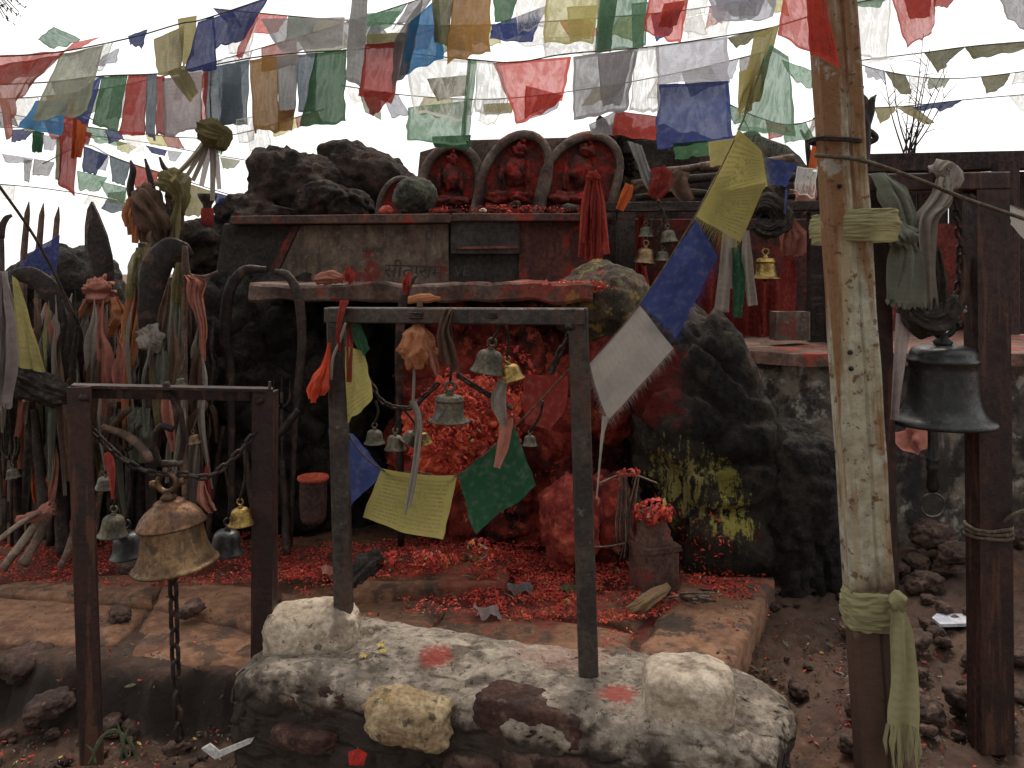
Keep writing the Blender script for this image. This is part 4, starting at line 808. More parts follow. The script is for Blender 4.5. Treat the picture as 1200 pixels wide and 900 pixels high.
for i, (x, y0, lb) in enumerate([(31, 236, 'wooden stake nearest the hooked iron tip'), (48, 238, 'middle one of three pointed wooden stakes'), (66, 242, 'wooden stake nearest the broad spear blade')]):
    t = thing('wooden_stake', lb, 'stake', P(x-4, 330, 5.0)); Y = 4.95
    MB().add(tube([P(x+3, y0, Y), P(x+1, y0+14, Y), P(x-3, y0+60, Y), P(x-6, y0+330, Y)], [.003, .018, .022, .024], 6)).build('stake', M['stick'], t, False)
# tall trident wrapped in cloth with a bell
tr = thing('votive_trident', 'tall iron trident with dark prongs bundled in yellow and brown cloth', 'trident', P(182, 640, 4.1))
MB().add(tube([P(184, 280, 4.1), P(180, 650, 4.1)], .02, 8)).build('shaft', M['iron'], tr)
for pth in ([(153, 188, 4.1, 1.5), (156, 200, 4.1, 4), (153, 225, 4.1, 4.5), (166, 255, 4.1, 4), (182, 280, 4.1, 4)], [(170, 186, 4.1, 1.5), (175, 205, 4.1, 3.5), (180, 230, 4.1, 4), (184, 280, 4.1, 4)], [(187, 184, 4.1, 1.5), (192, 196, 4.1, 3), (201, 206, 4.1, 4), (206, 230, 4.1, 4), (186, 280, 4.1, 4)]):
    curveblade('prong', pth, M['blade'], tr, .8)
tb = thing('cloth_bundle', 'khaki, brown and orange cloths bundled on the prongs of the trident', 'cloth bundle', P(182, 298, 4.05))
bunch('knotted_cloth', [(190, 212, 4.06, 12), (203, 215, 4.04, 17), (212, 230, 4.05, 10), (208, 250, 4.06, 7)], K['khaki'], tb, 6, .35, .9, 41, 20)
bunch('knotted_cloth', [(162, 225, 4.06, 12), (172, 240, 4.03, 18), (186, 262, 4.03, 20), (192, 285, 4.05, 12), (194, 298, 4.05, 6)], K['brownrag'], tb, 7, .4, .8, 42, 24)
bunch('orange_cloth', [(156, 232, 4.05, 8), (154, 250, 4.04, 9), (155, 275, 4.05, 5)], K['peach'], tb, 5, .35, .7, 43, 16)
bunch('knotted_cloth', [(205, 225, 4.07, 8), (204, 255, 4.06, 10), (199, 282, 4.07, 6)], K['brownrag'], tb, 6, .35, .8, 44, 18)
for i, (x, y0, y1, c) in enumerate([(160, 232, 285, 'peach'), (168, 240, 292, 'brownrag'), (178, 245, 296, 'rag'), (186, 250, 300, 'brownrag'), (196, 245, 292, 'darkrag'), (206, 236, 280, 'khaki'), (173, 250, 282, 'pink'), (200, 252, 300, 'brownrag')]):
    ribbon('cloth_tail', [(x+3, y0, 4.03, 4), (x, (y0+y1)/2, 4.0, 6), (x-2+i % 4, y1, 4.01, 4)], K[c], tb, 260+i, 18, 6, .5)
bell('small dull bell below the cloth bundle of the trident', 171, 298, 24, 4.02, M['bronze'], 'plain', .05, None, (170, 262, 4.02))
def Rg(*a, **k): return rag(*a, **k)
Rg('tall orange-pink scarf hanging from a pole below the trident bell', [(164, 292, 3.85, 9), (160, 330, 3.84, 13), (152, 380, 3.83, 15), (146, 425, 3.83, 14)], K['peach'], 45, folds=7, flat=.5)
tag(curveblade('pole', [(166, 285, 3.87, 4), (160, 420, 3.87, 4), (150, 640, 3.85, 4)], M['darkstick'], None, 1.), 'thin pole carrying the tall orange-pink scarf', 'pole')
Rg('yellow knotted scarf top above the tall orange-pink scarf', [(165, 290, 3.83, 8), (163, 310, 3.82, 13), (160, 345, 3.82, 13)], K['khaki'], 46, folds=6, flat=.6)
Rg('narrow pale scarf hanging below the tall orange-pink scarf', [(158, 400, 3.86, 9), (156, 430, 3.86, 11), (154, 462, 3.86, 9)], K['rag'], 47, folds=6, flat=.5)
Rg('grey-green scarf hanging inside the hooked blade', [(208, 315, 3.66, 7), (208, 360, 3.65, 12), (207, 410, 3.65, 13), (208, 440, 3.66, 10)], K['greenrag'], 48, folds=6, flat=.5)
Rg('yellow top wrap of the grey-green scarf', [(210, 308, 3.63, 6), (209, 330, 3.62, 10), (209, 360, 3.63, 9)], K['khaki'], 49, folds=5, flat=.6)
Rg('rust brown scarf between hooked blade and grey-green scarf', [(200, 325, 3.68, 4), (196, 360, 3.67, 7), (190, 405, 3.67, 6)], K['brownrag'], 50, folds=5, flat=.5)
Rg('pink scarf draped over the tip of the hooked blade', [(222, 322, 3.62, 10), (231, 330, 3.6, 13), (230, 350, 3.6, 9), (238, 380, 3.6, 5), (239, 418, 3.61, 4)], K['pink'], 51, folds=6, flat=.6)
iron('thin curved iron hook with pale tip above the pink scarf', [(255, 318, 3.62, 1.4), (240, 324, 3.62, 2), (222, 322, 3.62, 2.5), (216, 308, 3.62, 3), (218, 640, 3.6, 4)], 'stick', 'iron_hook', 'hook', 1.)
Rg('grey rag folded over the pale cloth beside the hooked blade', [(172, 385, 3.64, 12), (178, 400, 3.62, 14), (186, 412, 3.63, 6)], K['rag'], 52, folds=5)
Rg('long grey rag hanging below the hooked blade', [(190, 400, 3.63, 6), (192, 430, 3.62, 8), (192, 456, 3.62, 8)], K['greenrag'], 53, folds=6, flat=.5)
Rg('mauve grey cloth hanging at the edge of the left cluster', [(2, 318, 3.4, 9), (6, 360, 3.4, 16), (8, 420, 3.4, 20), (4, 490, 3.4, 14)], K['mauve'], 54, folds=6, flat=.5)
tag(sheet('cloth', P(14, 322, 3.45), P(22, 330, 3.45), P(56, 435, 3.5), P(18, 430, 3.45), K['yellowp'], None, 55, fold=.08), 'plain yellow cloth hanging beside the mauve grey cloth', 'cloth')
tag(sheet('cloth', P(44, 290, 4.6), P(70, 275, 4.6), P(66, 322, 4.6), P(14, 318, 4.6), K['navy'], None, 56, fold=.1), 'small faded navy cloth lying on the domed boulder', 'cloth')
Rg('dark cloth slumped below the yellow cloth', [(14, 440, 3.55, 16), (36, 452, 3.52, 20), (66, 462, 3.52, 14), (84, 470, 3.55, 6)], K['darkrag'], 57, folds=6)
Rg('orange-red rag bunched among leaning rods', [(30, 505, 3.7, 12), (40, 540, 3.68, 17), (44, 575, 3.68, 14), (44, 595, 3.7, 8)], K['brightorange'] if False else K['orange'], 58, folds=6)
Rg('salmon rag twisted round the leaning stick', [(62, 512, 3.6, 3), (64, 545, 3.6, 6), (54, 590, 3.6, 9), (44, 605, 3.6, 6)], K['pink'], 59, folds=5)
Rg('pinkish grey scarf binding the bundle of sticks', [(20, 610, 3.5, 5), (40, 605, 3.48, 6), (62, 595, 3.48, 8)], K['pink'], 60, folds=4, n=16)
Rg('pale grey cloth wrapped on a board below the orange-pink scarf', [(118, 470, 3.8, 20), (122, 495, 3.78, 22), (126, 520, 3.8, 12)], K['rag'], 61, folds=6, flat=.4)
Rg('olive grey cloth hung behind the crossbar of the angle-iron stand', [(168, 478, 3.7, 20), (166, 510, 3.69, 22), (166, 540, 3.7, 18)], K['greenrag'], 62, folds=6, flat=.4)
Rg('grey cloth strip with torn end by the dark bells', [(206, 480, 3.72, 6), (202, 520, 3.7, 7), (200, 560, 3.71, 5)], K['rag'], 63, folds=5, flat=.5)
Rg('red rag hanging beyond the angle-iron stand', [(244, 538, 3.6, 4), (243, 565, 3.6, 6), (246, 592, 3.6, 4)], K['red'], 64, folds=5)
Rg('coral rag lying by the foot of the rods', [(236, 560, 3.55, 5), (240, 585, 3.53, 8), (250, 600, 3.53, 5)], K['pink'], 65, folds=5)
rng = random.Random(11)
def rod(label, path, mat, name='iron_rod', cat='rod'): 
    v, f = tube(smooth_path([P(a, b, c) for a, b, c, d in path], 14), interp([S(d, c) for a, b, c, d in path], 14), 8)
    v = [p+Vector((noise.noise(p*9), noise.noise(p*9+Vector((4, 0, 0))), 0))*.008 for p in v]; return tag(mk(name, v, f, mat), label, cat)
GRP = 'rods and sticks leaning in the left cluster'
rodlist = [(14, 470, 22, 660, 7, 3.9, 'd'), (40, 480, 52, 610, 6, 3.6, 'd'), (60, 420, 58, 640, 5, 3.75, 'd'), (72, 500, 74, 650, 8, 3.7, 'd'), (92, 520, 70, 655, 5, 3.8, 'd'), (30, 430, 34, 640, 4, 4.0, 'd'), (102, 480, 98, 640, 5, 3.9, 's'), (130, 470, 108, 640, 4, 3.75, 's'), (142, 480, 118, 560, 4, 3.7, 's'), (226, 420, 232, 640, 4, 3.8, 'd'), (262, 500, 244, 640, 4, 3.8, 'd'), (286, 520, 306, 650, 4, 3.6, 'd'), (196, 470, 214, 640, 6, 3.8, 'd'), (160, 460, 164, 640, 6, 3.9, 'd'), (330, 540, 336, 650, 5, 3.65, 'd')]
for i, (a, b, c, d, r_, Y, k) in enumerate(rodlist):
    o = rod('dark iron rod stuck upright among the rags and blades' if k == 'd' else 'brown wooden stick standing among rags behind the angle-iron post', [(a, b, Y, r_*.7), ((a+c)/2+rng.uniform(-4, 4), (b+d)/2, Y, r_), (c, d, Y-.05, r_)], M['iron' if k == 'd' else 'stick'], cat='rod'); o['group'] = GRP
for i, (a, b, c, d, r_, Y, k) in enumerate([(62, 590, 2, 668, 5, 3.5, 'p'), (58, 600, 26, 662, 6, 3.48, 's'), (90, 610, 70, 665, 4, 3.45, 's'), (46, 600, -10, 640, 3, 3.45, 'p'), (120, 500, 180, 540, 5, 3.6, 's'), (112, 520, 150, 480, 4, 3.65, 's')]):
    lb = ['thick pale split stick leaning into the bound stick bundle', 'brown forked stick standing under the pinkish scarf', 'short brown stick leaning beside the angle-iron post', 'thin pale twig poking out of the stick bundle', 'flat brown stick slanting behind the dark bells', 'brown stick crossing the pale wrapped board'][i]
    rod(lb, [(a, b, Y, r_*.8), ((a+c)/2+5, (b+d)/2-6, Y, r_), (c, d, Y-.08, r_*1.1)], M['palestick' if k == 'p' else 'stick'], 'stick', 'stick')
# dense tangle: faded strips and little tridents
rng = random.Random(41)
names = {'rag': 'pale grey', 'mauve': 'mauve grey', 'greenrag': 'grey-green', 'pink': 'salmon pink', 'peach': 'faded orange', 'brownrag': 'dull brown', 'darkrag': 'blackened', 'khaki': 'khaki', 'fadedred': 'washed-out red'}
for i in range(150):
    c = rng.choice(['rag', 'rag', 'mauve', 'greenrag', 'pink', 'peach', 'brownrag', 'brownrag', 'darkrag', 'darkrag', 'khaki', 'fadedred', 'brownrag', 'darkrag', 'rag', 'darkrag', 'greenrag']); x = rng.uniform(-8, 250) if i % 3 else rng.uniform(-8, 90); y = rng.uniform(335, 470); Y = rng.uniform(3.55, 4.05); L = rng.uniform(60, 170); w_ = rng.uniform(2, 6.5)
    d = rng.uniform(-12, 12); y2 = min(y+L, 615)
    o = ribbon('cloth_strip', [(x+rng.uniform(-5, 5), y, Y+.03, w_*.15), (x+rng.uniform(-5, 5), y*.75+y2*.25, Y-.01, w_*.8), (x+d*.4+rng.uniform(-8, 8), (y+y2)/2, Y-.03, w_*1.2), (x+d, y2, Y, w_*.6)], K[c], None, 400+i, 20, 6, .8); tag(o, names[c]+' cloth strip dangling in the tangle of rods and blades', 'cloth strip', 'cloth strips in the left tangle')
for i, (x, y, Y, h) in enumerate([(22, 400, 3.9, 230), (50, 432, 3.75, 200), (70, 455, 3.85, 180), (104, 500, 3.6, 140), (214, 470, 3.7, 160), (236, 500, 3.65, 130), (330, 460, 3.75, 180), (12, 520, 3.6, 120), (148, 510, 3.62, 120)]):
    t = thing('small_trident', 'thin rusty trident planted among the hanging cloth strips', 'trident', P(x, y+h, Y), 'small tridents in the left tangle'); w_ = 9
    mk('shaft', *tube([P(x, y, Y), P(x+2, y+h, Y)], .008, 6), M['iron'], t)
    for dx in (-1, 0, 1): mk('prong', *tube(smooth_path([P(x, y+18, Y), P(x+dx*w_, y+10, Y), P(x+dx*w_*1.05, y-14-(6 if dx == 0 else 0), Y)], 10), interp([.008, .008, .002], 10), 6), M['iron'], t)
for i, (x, y, w_, lb) in enumerate([(16, 560, 17, 'small tarnished bell hanging low among the rags by the salmon rag'), (34, 470, 15, 'small tarnished bell hanging below the slumped dark cloth'), (92, 500, 16, 'small tarnished bell beside the pale wrapped board'), (228, 520, 17, 'small tarnished bell hanging behind the golden bell side of the stand'), (212, 452, 14, 'small tarnished bell under the grey-green scarf')]):
    bell(lb, x, y, w_, 3.5, M['bronze' if i % 2 else 'verdigris'], 'plain', rng.uniform(-.2, .2), None, (x+rng.uniform(-4, 4), y-50, 3.6))
# finial at the mound edge
fn = thing('painted_finial', 'red and dark iron finial with a brass tip beside the altar mound', 'finial', P(242, 300, 4.6))
v, f = lathe([(.0, .36), (.055, .36), (.05, .34), (.025, .3), (.02, .2), (.03, .17), (.04, .14), (.022, .1), (.03, .07), (.05, .03), (.02, 0), (.02, -.12)], 14, P(243, 302, 4.6)); mk('stem', v, f, M['iron'], fn)
v, f = lathe([(.032, .28), (.036, .26), (.036, .2), (.03, .18)], 12, P(243, 302, 4.6)); mk('red_band', v, f, K['red'], fn)
v, f = lathe([(.024, .165), (.05, .15), (.05, .13), (.03, .11)], 12, P(243, 302, 4.6)); mk('brass_ring', v, f, M['brass'], fn)
# streamers tied above the trident
st = thing('streamer_knot', 'khaki cloth knot with long trailing streamers tied on the flag cord', 'streamer', P(240, 165, 3.2))
bunch('knot', [(236, 150, 3.2, 10), (248, 155, 3.18, 14), (259, 160, 3.2, 11), (258, 174, 3.2, 8)], K['khaki'], st, 6, .35, .9, 71, 16)
for i, (x, y, ca) in enumerate([(200, 212, 'khaki'), (214, 214, 'rag'), (226, 212, 'rag'), (236, 218, 'mauve'), (249, 235, 'rag'), (257, 222, 'mauve'), (207, 205, 'khaki')]):
    ribbon('streamer', [(244+i, 160, 3.2, 3), ((244+x)/2+3, 185, 3.2, 3.2), (x, y, 3.2, 2.6)], K[ca], st, 80+i, 14, 4, .4)
MB().add(tube([P(248, 150, 3.2), P(246, 110, 3.2), P(248, 77, 3.2)], .003, 5)).build('string', M['rope'], st)
rope('cord', 'dark taut guy cord slanting down behind the curved blade', 'cord', [(-10, 205, 3.3), (45, 285, 3.4), (92, 380, 3.5)], 1.8, M['iron'], 12)
# ---------------------------------------------------------------- bell rail at the back right
M['wood'] = surf('sooty_timber', (.045, .032, .027), (.026, .02, .018), 9, .8, .6, 40, layers=[('streak', (.08, .055, .045), (3, 30, 30), .55, .7, .6)])
br = thing('bell_rail', 'dark timber rail on posts hung with small bells behind the black boulder', 'bell rail', P(840, 395, 4.55))
MB().add(extr(P(704, 243, 4.6), P(966, 241, 4.6), rect(.055, .06), (0, 0, 1))).build('rail', M['wood'], br, False)
for x, w_ in ((733, .1), (957, .09)): MB().add(extr(P(x, 400, 4.6), P(x, 249, 4.6), rect(w_, .07), (1, 0, 0))).build('post', M['wood'], br, False)
MB().add(extr(P(976, 410, 4.5), P(976, 235, 4.5), rect(.06, .07), (1, 0, 0))).build('post', M['wood'], br, False)
bell('brass bell with tall crown hanging on the dark timber rail', 897, 327, 33, 4.45, M['brass'], 'lip', 0, None, (896, 248, 4.55), .95)
bell('dull brass bell tilted on the timber rail beside red cloth', 755, 309, 28, 4.5, M['bronze'], 'plain', .08, None, (765, 250, 4.56))
bell('small green-black bell uppermost in the cluster on the timber rail', 784, 284, 22, 4.52, M['verdigris'], 'plain', -.1, None, (778, 250, 4.58))
bell('small dark bell lowest in the cluster on the timber rail', 776, 306, 18, 4.5, M['verdigris'], 'plain', .05, None, (776, 250, 4.57))
bell('small grey bell highest against the red cloth on the timber rail', 757, 278, 19, 4.55, M['verdigris'], 'plain', 0, None, (760, 250, 4.58))
chain('dark chain dangling from the timber rail over the bell cluster', [(772, 238, 4.52), (778, 256, 4.52), (770, 275, 4.52)], .04, .024, .006, M['iron'])
Rg('long grey rag hanging from the rail below the yellow flag', [(852, 262, 4.42, 5), (850, 310, 4.4, 7), (846, 362, 4.4, 8)], K['rag'], 91, 'rib', fringe=.02)
Rg('dark green rag hanging from the rail below the yellow flag', [(862, 290, 4.4, 5), (866, 330, 4.4, 7), (864, 372, 4.4, 5)], K['dgreen'], 92, 'rib')
Rg('pale rag strip beside the brass bell on the rail', [(874, 270, 4.44, 4), (876, 310, 4.42, 6), (882, 358, 4.42, 6)], K['rag'], 93, 'rib')
Rg('thin grey rag strip between two rags on the rail', [(860, 255, 4.45, 3), (858, 300, 4.43, 5), (856, 338, 4.43, 5)], K['mauve'], 94, 'rib')
Rg('dark tangle of cloth knotted on the rail above the brass bell', [(888, 250, 4.5, 10), (900, 240, 4.45, 14), (915, 258, 4.45, 12), (900, 268, 4.45, 12), (886, 262, 4.47, 8)], K['darkrag'], 95, folds=6, flat=.9)
Rg('red cloth hanging behind the bell cluster on the rail', [(752, 252, 4.66, 6), (748, 290, 4.66, 8), (752, 340, 4.66, 10)], K['red'], 96, folds=6, flat=.5)
dr = thing('red_drapery', 'wide dark red drapery along the back of the bell rail', 'drapery', P(860, 395, 4.95))
for i in range(9):
    x = 775+i*18; ribbon('drape_fold', [(x, 318+6*math.sin(i*1.7), 4.98, 8), (x+2*math.sin(i), 350, 4.95-.02*(i % 2), 12), (x+4*math.sin(i*2.), 394, 4.93, 12)], K['darkred'], dr, 220+i, 20, 10, .35)
Rg('pink and red cloth bunched by the far post of the rail', [(925, 255, 4.7, 8), (930, 280, 4.68, 16), (925, 310, 4.7, 8)], K['pink'], 98, folds=6)
Rg('red cloth strip hanging near the far post of the rail', [(925, 300, 4.6, 6), (924, 330, 4.6, 9), (922, 372, 4.6, 8)], K['darkred'], 99, 'rib')
rc = thing('red_cloth', 'heavy red cloth tied at the top and hung beside the steles', 'cloth', P(696, 303, 4.18))
bunch('knot', [(688, 206, 4.19, 4), (695, 208, 4.17, 8), (702, 212, 4.18, 5)], K['red'], rc, 6, .35, .9, 100, 14)
for i, (a, b, c, w_) in enumerate([(690, 684, 302, 7), (693, 692, 306, 7), (697, 700, 304, 7), (700, 708, 298, 7), (695, 696, 290, 9), (691, 687, 285, 6), (699, 704, 280, 6)]):
    ribbon('cloth_fold', [(a, 208, 4.17-.008*(i % 3), 3), ((a*1.2+b*.8)/2, 245, 4.16-.01*(i % 3), w_), (b, c, 4.17-.012*(i % 3), w_)], K['red'], rc, 200+i, 26, 10, .5)
tag(mk('wall', *extr(P(735, 330, 5.2), P(955, 330, 5.2), rect(.8, .08), (0, 0, 1)), surf('dim_red_wall', (.07, .02, .016), (.035, .02, .017), 7, layers=[('patch', (.16, .02, .015), 8, .58, .7, .7)]), None, False), 'dim red-stained back wall of the bell rail recess', 'wall')
bx = MB().add(extr(P(925, 398, 4.5), P(925, 365, 4.5), rect(.19, .12), (1, 0, 0))).build('stone_block', M['altar'], None, False); tag(bx, 'grey stone block on the ledge by the far post', 'block')
# firewood and boards heaped above the rail
rng = random.Random(21)
wp = [(745, 232, 830, 226, 4), (760, 224, 870, 228, 5), (740, 216, 800, 205, 5), (790, 212, 880, 206, 6), (850, 226, 950, 222, 5), (770, 202, 860, 194, 5), (870, 210, 960, 200, 5), (820, 196, 930, 188, 6), (735, 228, 775, 204, 4), (900, 232, 955, 229, 4)]
for i, (a, b, c, d, r_) in enumerate(wp):
    o = rod('brown split log lying in the firewood heap above the bell rail', [(a, b, 4.72+.05*(i % 3), r_), ((a+c)/2, (b+d)/2+rng.uniform(-3, 3), 4.7+.05*(i % 3), r_*rng.uniform(.8, 1.3)), (c, d+rng.uniform(-9, 9), 4.74+.05*(i % 3), r_*.8)], M['stick' if i % 3 else 'darkstick'], 'log', 'log'); o['group'] = 'firewood above the bell rail'
Rg('orange-red cloth scrap draped on the firewood', [(738, 216, 4.5, 5), (734, 228, 4.48, 7), (726, 246, 4.5, 5)], K['orange'], 102, 'rib', depth=.5)
for i, (a, b, c) in enumerate([(800, 200, 'brownrag'), (842, 208, 'darkrag'), (880, 196, 'brownrag'), (915, 206, 'darkrag'), (770, 196, 'darkred'), (940, 212, 'pink'), (860, 218, 'rag')]):
    Rg(['dull brown', 'sooty', 'stained brown', 'charred', 'dark red', 'pink', 'pale'][i]+' cloth thrown over the firewood heap', [(a, b, 4.66, 9), (a+rng.uniform(-6, 6), b+16, 4.64, 13), (a+rng.uniform(-8, 8), b+36, 4.63, 9)], K[c], 240+i, 'rib', depth=.5)
tag(rock('dark_bush', P(720, 178, 5.0), (.16, .12, .2), M['black'], 77, sub=5, amp=.35, fr=3, crack=.2, cf=6), 'dark scorched clump at the corner behind the red-cloth stele', 'clump')
tag(sheet('cloth', P(735, 165, 4.7), P(752, 170, 4.7), P(770, 222, 4.65), P(760, 228, 4.66), K['grey'], None, 103, fold=.1), 'narrow grey cloth slanting over the firewood', 'cloth')
# ---------------------------------------------------------------- offerings on the terrace and ledge
pot = thing('clay_pot', 'small dark clay pot with orange rim standing by the sooty boulder', 'pot', P(367, 612, 3.55))
mk('pot_body', *lathe([(0, .0), (.048, 0), (.055, .02), (.06, .1), (.058, .17), (.062, .185)], 24, P(367, 611, 3.55)), surf('dark_clay', (.06, .03, .024), (.035, .02, .017), 9), pot)
mk('rim', *lathe([(.062, .18), (.069, .188), (.067, .198), (.056, .196), (.05, .17), (0, .16)], 24, P(367, 611, 3.55)), surf('orange_rim', (.4, .07, .035), (.25, .04, .025), 9), pot)
pl = thing('stone_pillar', 'small square stone pillar with ringed neck and red flowers on top', 'pillar', P(766, 700, 3.32))
M['pillar'] = surf('pillar_stone', (.12, .06, .046), (.07, .036, .03), 12, .88, .7, 45, layers=[('z', (.3, .03, .02), .52, .58, 14, .12), ('patch', (.25, .024, .016), 9, .58, .7, .7)])
c0 = P(766, 702, 3.34)
o = MB().add(extr(c0, c0+Vector((0, 0, .215)), rect(.155, .155, .008), (1, .35, 0))).build('shaft', M['pillar'], pl, False)
o = MB().add(extr(c0+Vector((0, 0, .215)), c0+Vector((0, 0, .235)), rect(.17, .17, .008), (1, .35, 0))).build('moulding', M['pillar'], pl, False)
mk('neck', *lathe([(.075, .235), (.078, .25), (.066, .265), (.07, .285), (.058, .3), (.05, .33), (.062, .345), (.062, .36), (.04, .37), (0, .372)], 24, c0), M['pillar'], pl)
# paper, litter, loose bits
pm = surf('white_paper', (.62, .6, .57), (.5, .48, .46), 20, .9, .2)
def flatbit(name, label, cat, pts, mat, t=.003):
    v = [Vector(p) for p in pts]; n = len(v); tp = [p+Vector((0, 0, t)) for p in v]
    return tag(mk(name, v+tp, [tuple(range(n-1, -1, -1)), tuple(range(n, 2*n))]+[(i, (i+1) % n, n+(i+1) % n, n+i) for i in range(n)], mat, None, False), label, cat)
A = lambda a, b, z: G(a, b, z)
pp = thing('torn_paper', 'torn white paper strip folded in a V in the dirt', 'paper', A(265, 885, .05))
for q in ([(236, 878, .07), (246, 872, .1), (256, 880, .06), (252, 890, .05)], [(252, 890, .05), (256, 881, .06), (298, 864, .09), (294, 871, .07)]):
    v = [P(a, b, 2.35+.1*z) for a, b, z in q]; mk('fold', v+[p+Vector((0, .004, .002)) for p in v], [(0, 1, 2, 3), (7, 6, 5, 4), (0, 4, 5, 1), (1, 5, 6, 2), (2, 6, 7, 3), (3, 7, 4, 0)], pm, pp, False)
flatbit('plastic_scrap', 'crumpled pale plastic scrap lying on the rubble', 'litter', [A(1092, 727, .11), A(1098, 722, .11), A(1140, 723, .11), A(1142, 734, .11), A(1102, 735, .11)], surf('pale_plastic', (.55, .56, .6), (.4, .42, .5), 30, .4), .012)
rm_ = surf('red_scrap', (.55, .03, .025), (.35, .02, .016), 40, .7)
flatbit('red_scrap', 'small bright red paper scrap on the front of the rubble wall', 'scrap', [P(408, 884, 2.09), P(420, 880, 2.1), P(430, 885, 2.11), P(426, 897, 2.1), P(409, 897, 2.08)], rm_, .006)
# twig tripod with red flower beside the pillar
tw = thing('twig_offering', 'bundle of thin twigs with a red blossom stuck beside the stone pillar', 'twigs', P(735, 660, 3.4))
rng = random.Random(8)
for i in range(16):
    a = (735+rng.uniform(-10, 14), 555+rng.uniform(-8, 30)); b = (735+rng.uniform(-14, 14), 650+rng.uniform(-20, 8))
    mk('twig', *tube(smooth_path([P(a[0], a[1], 3.4), P((a[0]+b[0])/2+rng.uniform(-5, 5), (a[1]+b[1])/2, 3.38), P(b[0], b[1], 3.38+rng.uniform(-.05, .05))], 8), .0035, 5), M['stick'], tw)
for a in ([(702, 566, 3.36), (735, 555, 3.38), (770, 566, 3.4)], [(690, 641, 3.35), (715, 640, 3.35), (742, 634, 3.38)]): mk('twig', *tube(smooth_path([P(*q) for q in a], 10), .004, 5), M['palestick'], tw)
bk = thing('wrapped_bundle', 'tan cloth-wrapped roll lying at the corner of the terrace slab', 'bundle', A(760, 716, .21))
bunch('roll', [(738, 718, 3.1, 8), (752, 708, 3.1, 9), (770, 696, 3.15, 7), (782, 688, 3.2, 5)], K['tan'], bk, 5, .2, .9, 111)
ic = thing('charred_incense', 'charred black incense sticks with pale tips scattered on terrace slab', 'incense', A(795, 702, .22))
for i in range(26):
    x = rng.uniform(770, 826); y = rng.uniform(690, 708); L = rng.uniform(8, 22); g = rng.uniform(-4, 4)
    mk('incense_stick', *tube([A(x, y, .225+rng.uniform(0, .02)), A(x+L, y+g, .225+rng.uniform(0, .02))], .0035, 5), M['darkstick'] if rng.random() < .75 else M['palestick'], ic)
# candle sticks and items on altar top
for i, (x, y, Y, r_, m_, lb) in enumerate([(566, 247, 4.35, .022, 'whitestone', 'small white lump on the altar edge before the leaning stele'), (590, 246, 4.36, .02, 'redrock', 'small red clay lamp lump on the altar edge'), (604, 240, 4.4, .03, 'blackred', 'dark knob on the altar edge below the tallest stele'), (668, 246, 4.36, .05, 'black', 'black lump on altar edge beside hanging red cloth'), (474, 248, 4.3, .02, 'black', 'black lump beside the mossy round stone'), (452, 247, 4.32, .04, 'orangerock', 'orange mound at foot of the small niche stone')]):
    tag(rock('votive_lump', P(x, y, Y), (r_, r_*.8, r_*.7), M[m_], 120+i, sub=3, amp=.25), lb, 'votive lump')
rag('pink and red cloth folded on the ledge slab', [(370, 328, 3.74, 5), (385, 325, 3.72, 8), (402, 327, 3.73, 5)], K['pink'], 121, folds=4, n=14, flat=.8)
rag('red cloth knot standing on the ledge above the frame corner', [(408, 312, 3.7, 3), (409, 322, 3.69, 7), (408, 332, 3.7, 5)], K['red'], 122, folds=4, n=14, flat=.9)
rag('dark red cloth knot on the leaning bar tip', [(480, 318, 3.58, 3), (478, 330, 3.57, 6), (476, 345, 3.58, 4)], K['red'], 123, folds=4, n=14, flat=.9)
# grass tuft
gm = surf('grass_blade', (.10, .12, .06), (.06, .075, .04), 12, .6)
gt = thing('grass_tuft', 'sparse grey-green grass tuft at foot of the angle-iron stand', 'grass', A(112, 892, .05))
for i, pth in enumerate([[(106, 895), (116, 868), (130, 858), (146, 862), (158, 885)], [(140, 890), (146, 865), (152, 850)], [(150, 890), (142, 862), (136, 842)], [(104, 896), (122, 862), (138, 856), (150, 868)], [(160, 892), (156, 875), (148, 862)], [(112, 895), (108, 880), (100, 872)]]):
    mk('grass_blade', *tube(smooth_path([P(a, b, 2.3) for a, b in pth], 14), interp([.004, .005, .001], 14), 5, True, .4), gm, gt)
# ---------------------------------------------------------------- prayer-flag strings: each string is a thing, its flags and cord are parts
SEED = [300]
def flag_string(label, cord, flags, Y, r=1.1, n=60):
    pts = [P(a, b, c if c else Y) for a, b, c in [(q+(None,))[:3] for q in cord]]
    t = thing('prayer_flag_string', label, 'prayer flags', min(pts, key=lambda p: p.z))
    v, f = tube(smooth_path(pts, n), S(r*.8, Y), 5); mk('cord', v, f, M['rope'], t)
    rg = random.Random(SEED[0])
    for fl in flags:
        q, col = fl[0], fl[1]; kw = dict(fl[2]) if len(fl) > 2 else {}
        SEED[0] += 1; dy = kw.pop('dy', rg.uniform(-.05, .05)); Yf = kw.pop('Y', Y)
        sc_ = S(abs(q[3][1]-q[0][1])+20, Yf)
        Ys = [Yf, Yf, Yf+dy*1.2+rg.uniform(-.25, .25)*sc_, Yf+dy+rg.uniform(-.25, .25)*sc_]
        kw.setdefault('fold', .085); kw.setdefault('curl', rg.uniform(-.12, .12)); kw.setdefault('kf', rg.choice([1.2, 1.8, 2.4]))
        sheet('flag', *[P(a, b, c) for (a, b), c in zip(q, Ys)], K[col], t, SEED[0], **kw)
    return t
def q4(x0, y0, x1, y1, s=0, d=0): return [(x0, y0), (x1, y0-d), (x1+s, y1), (x0+s, y1)]
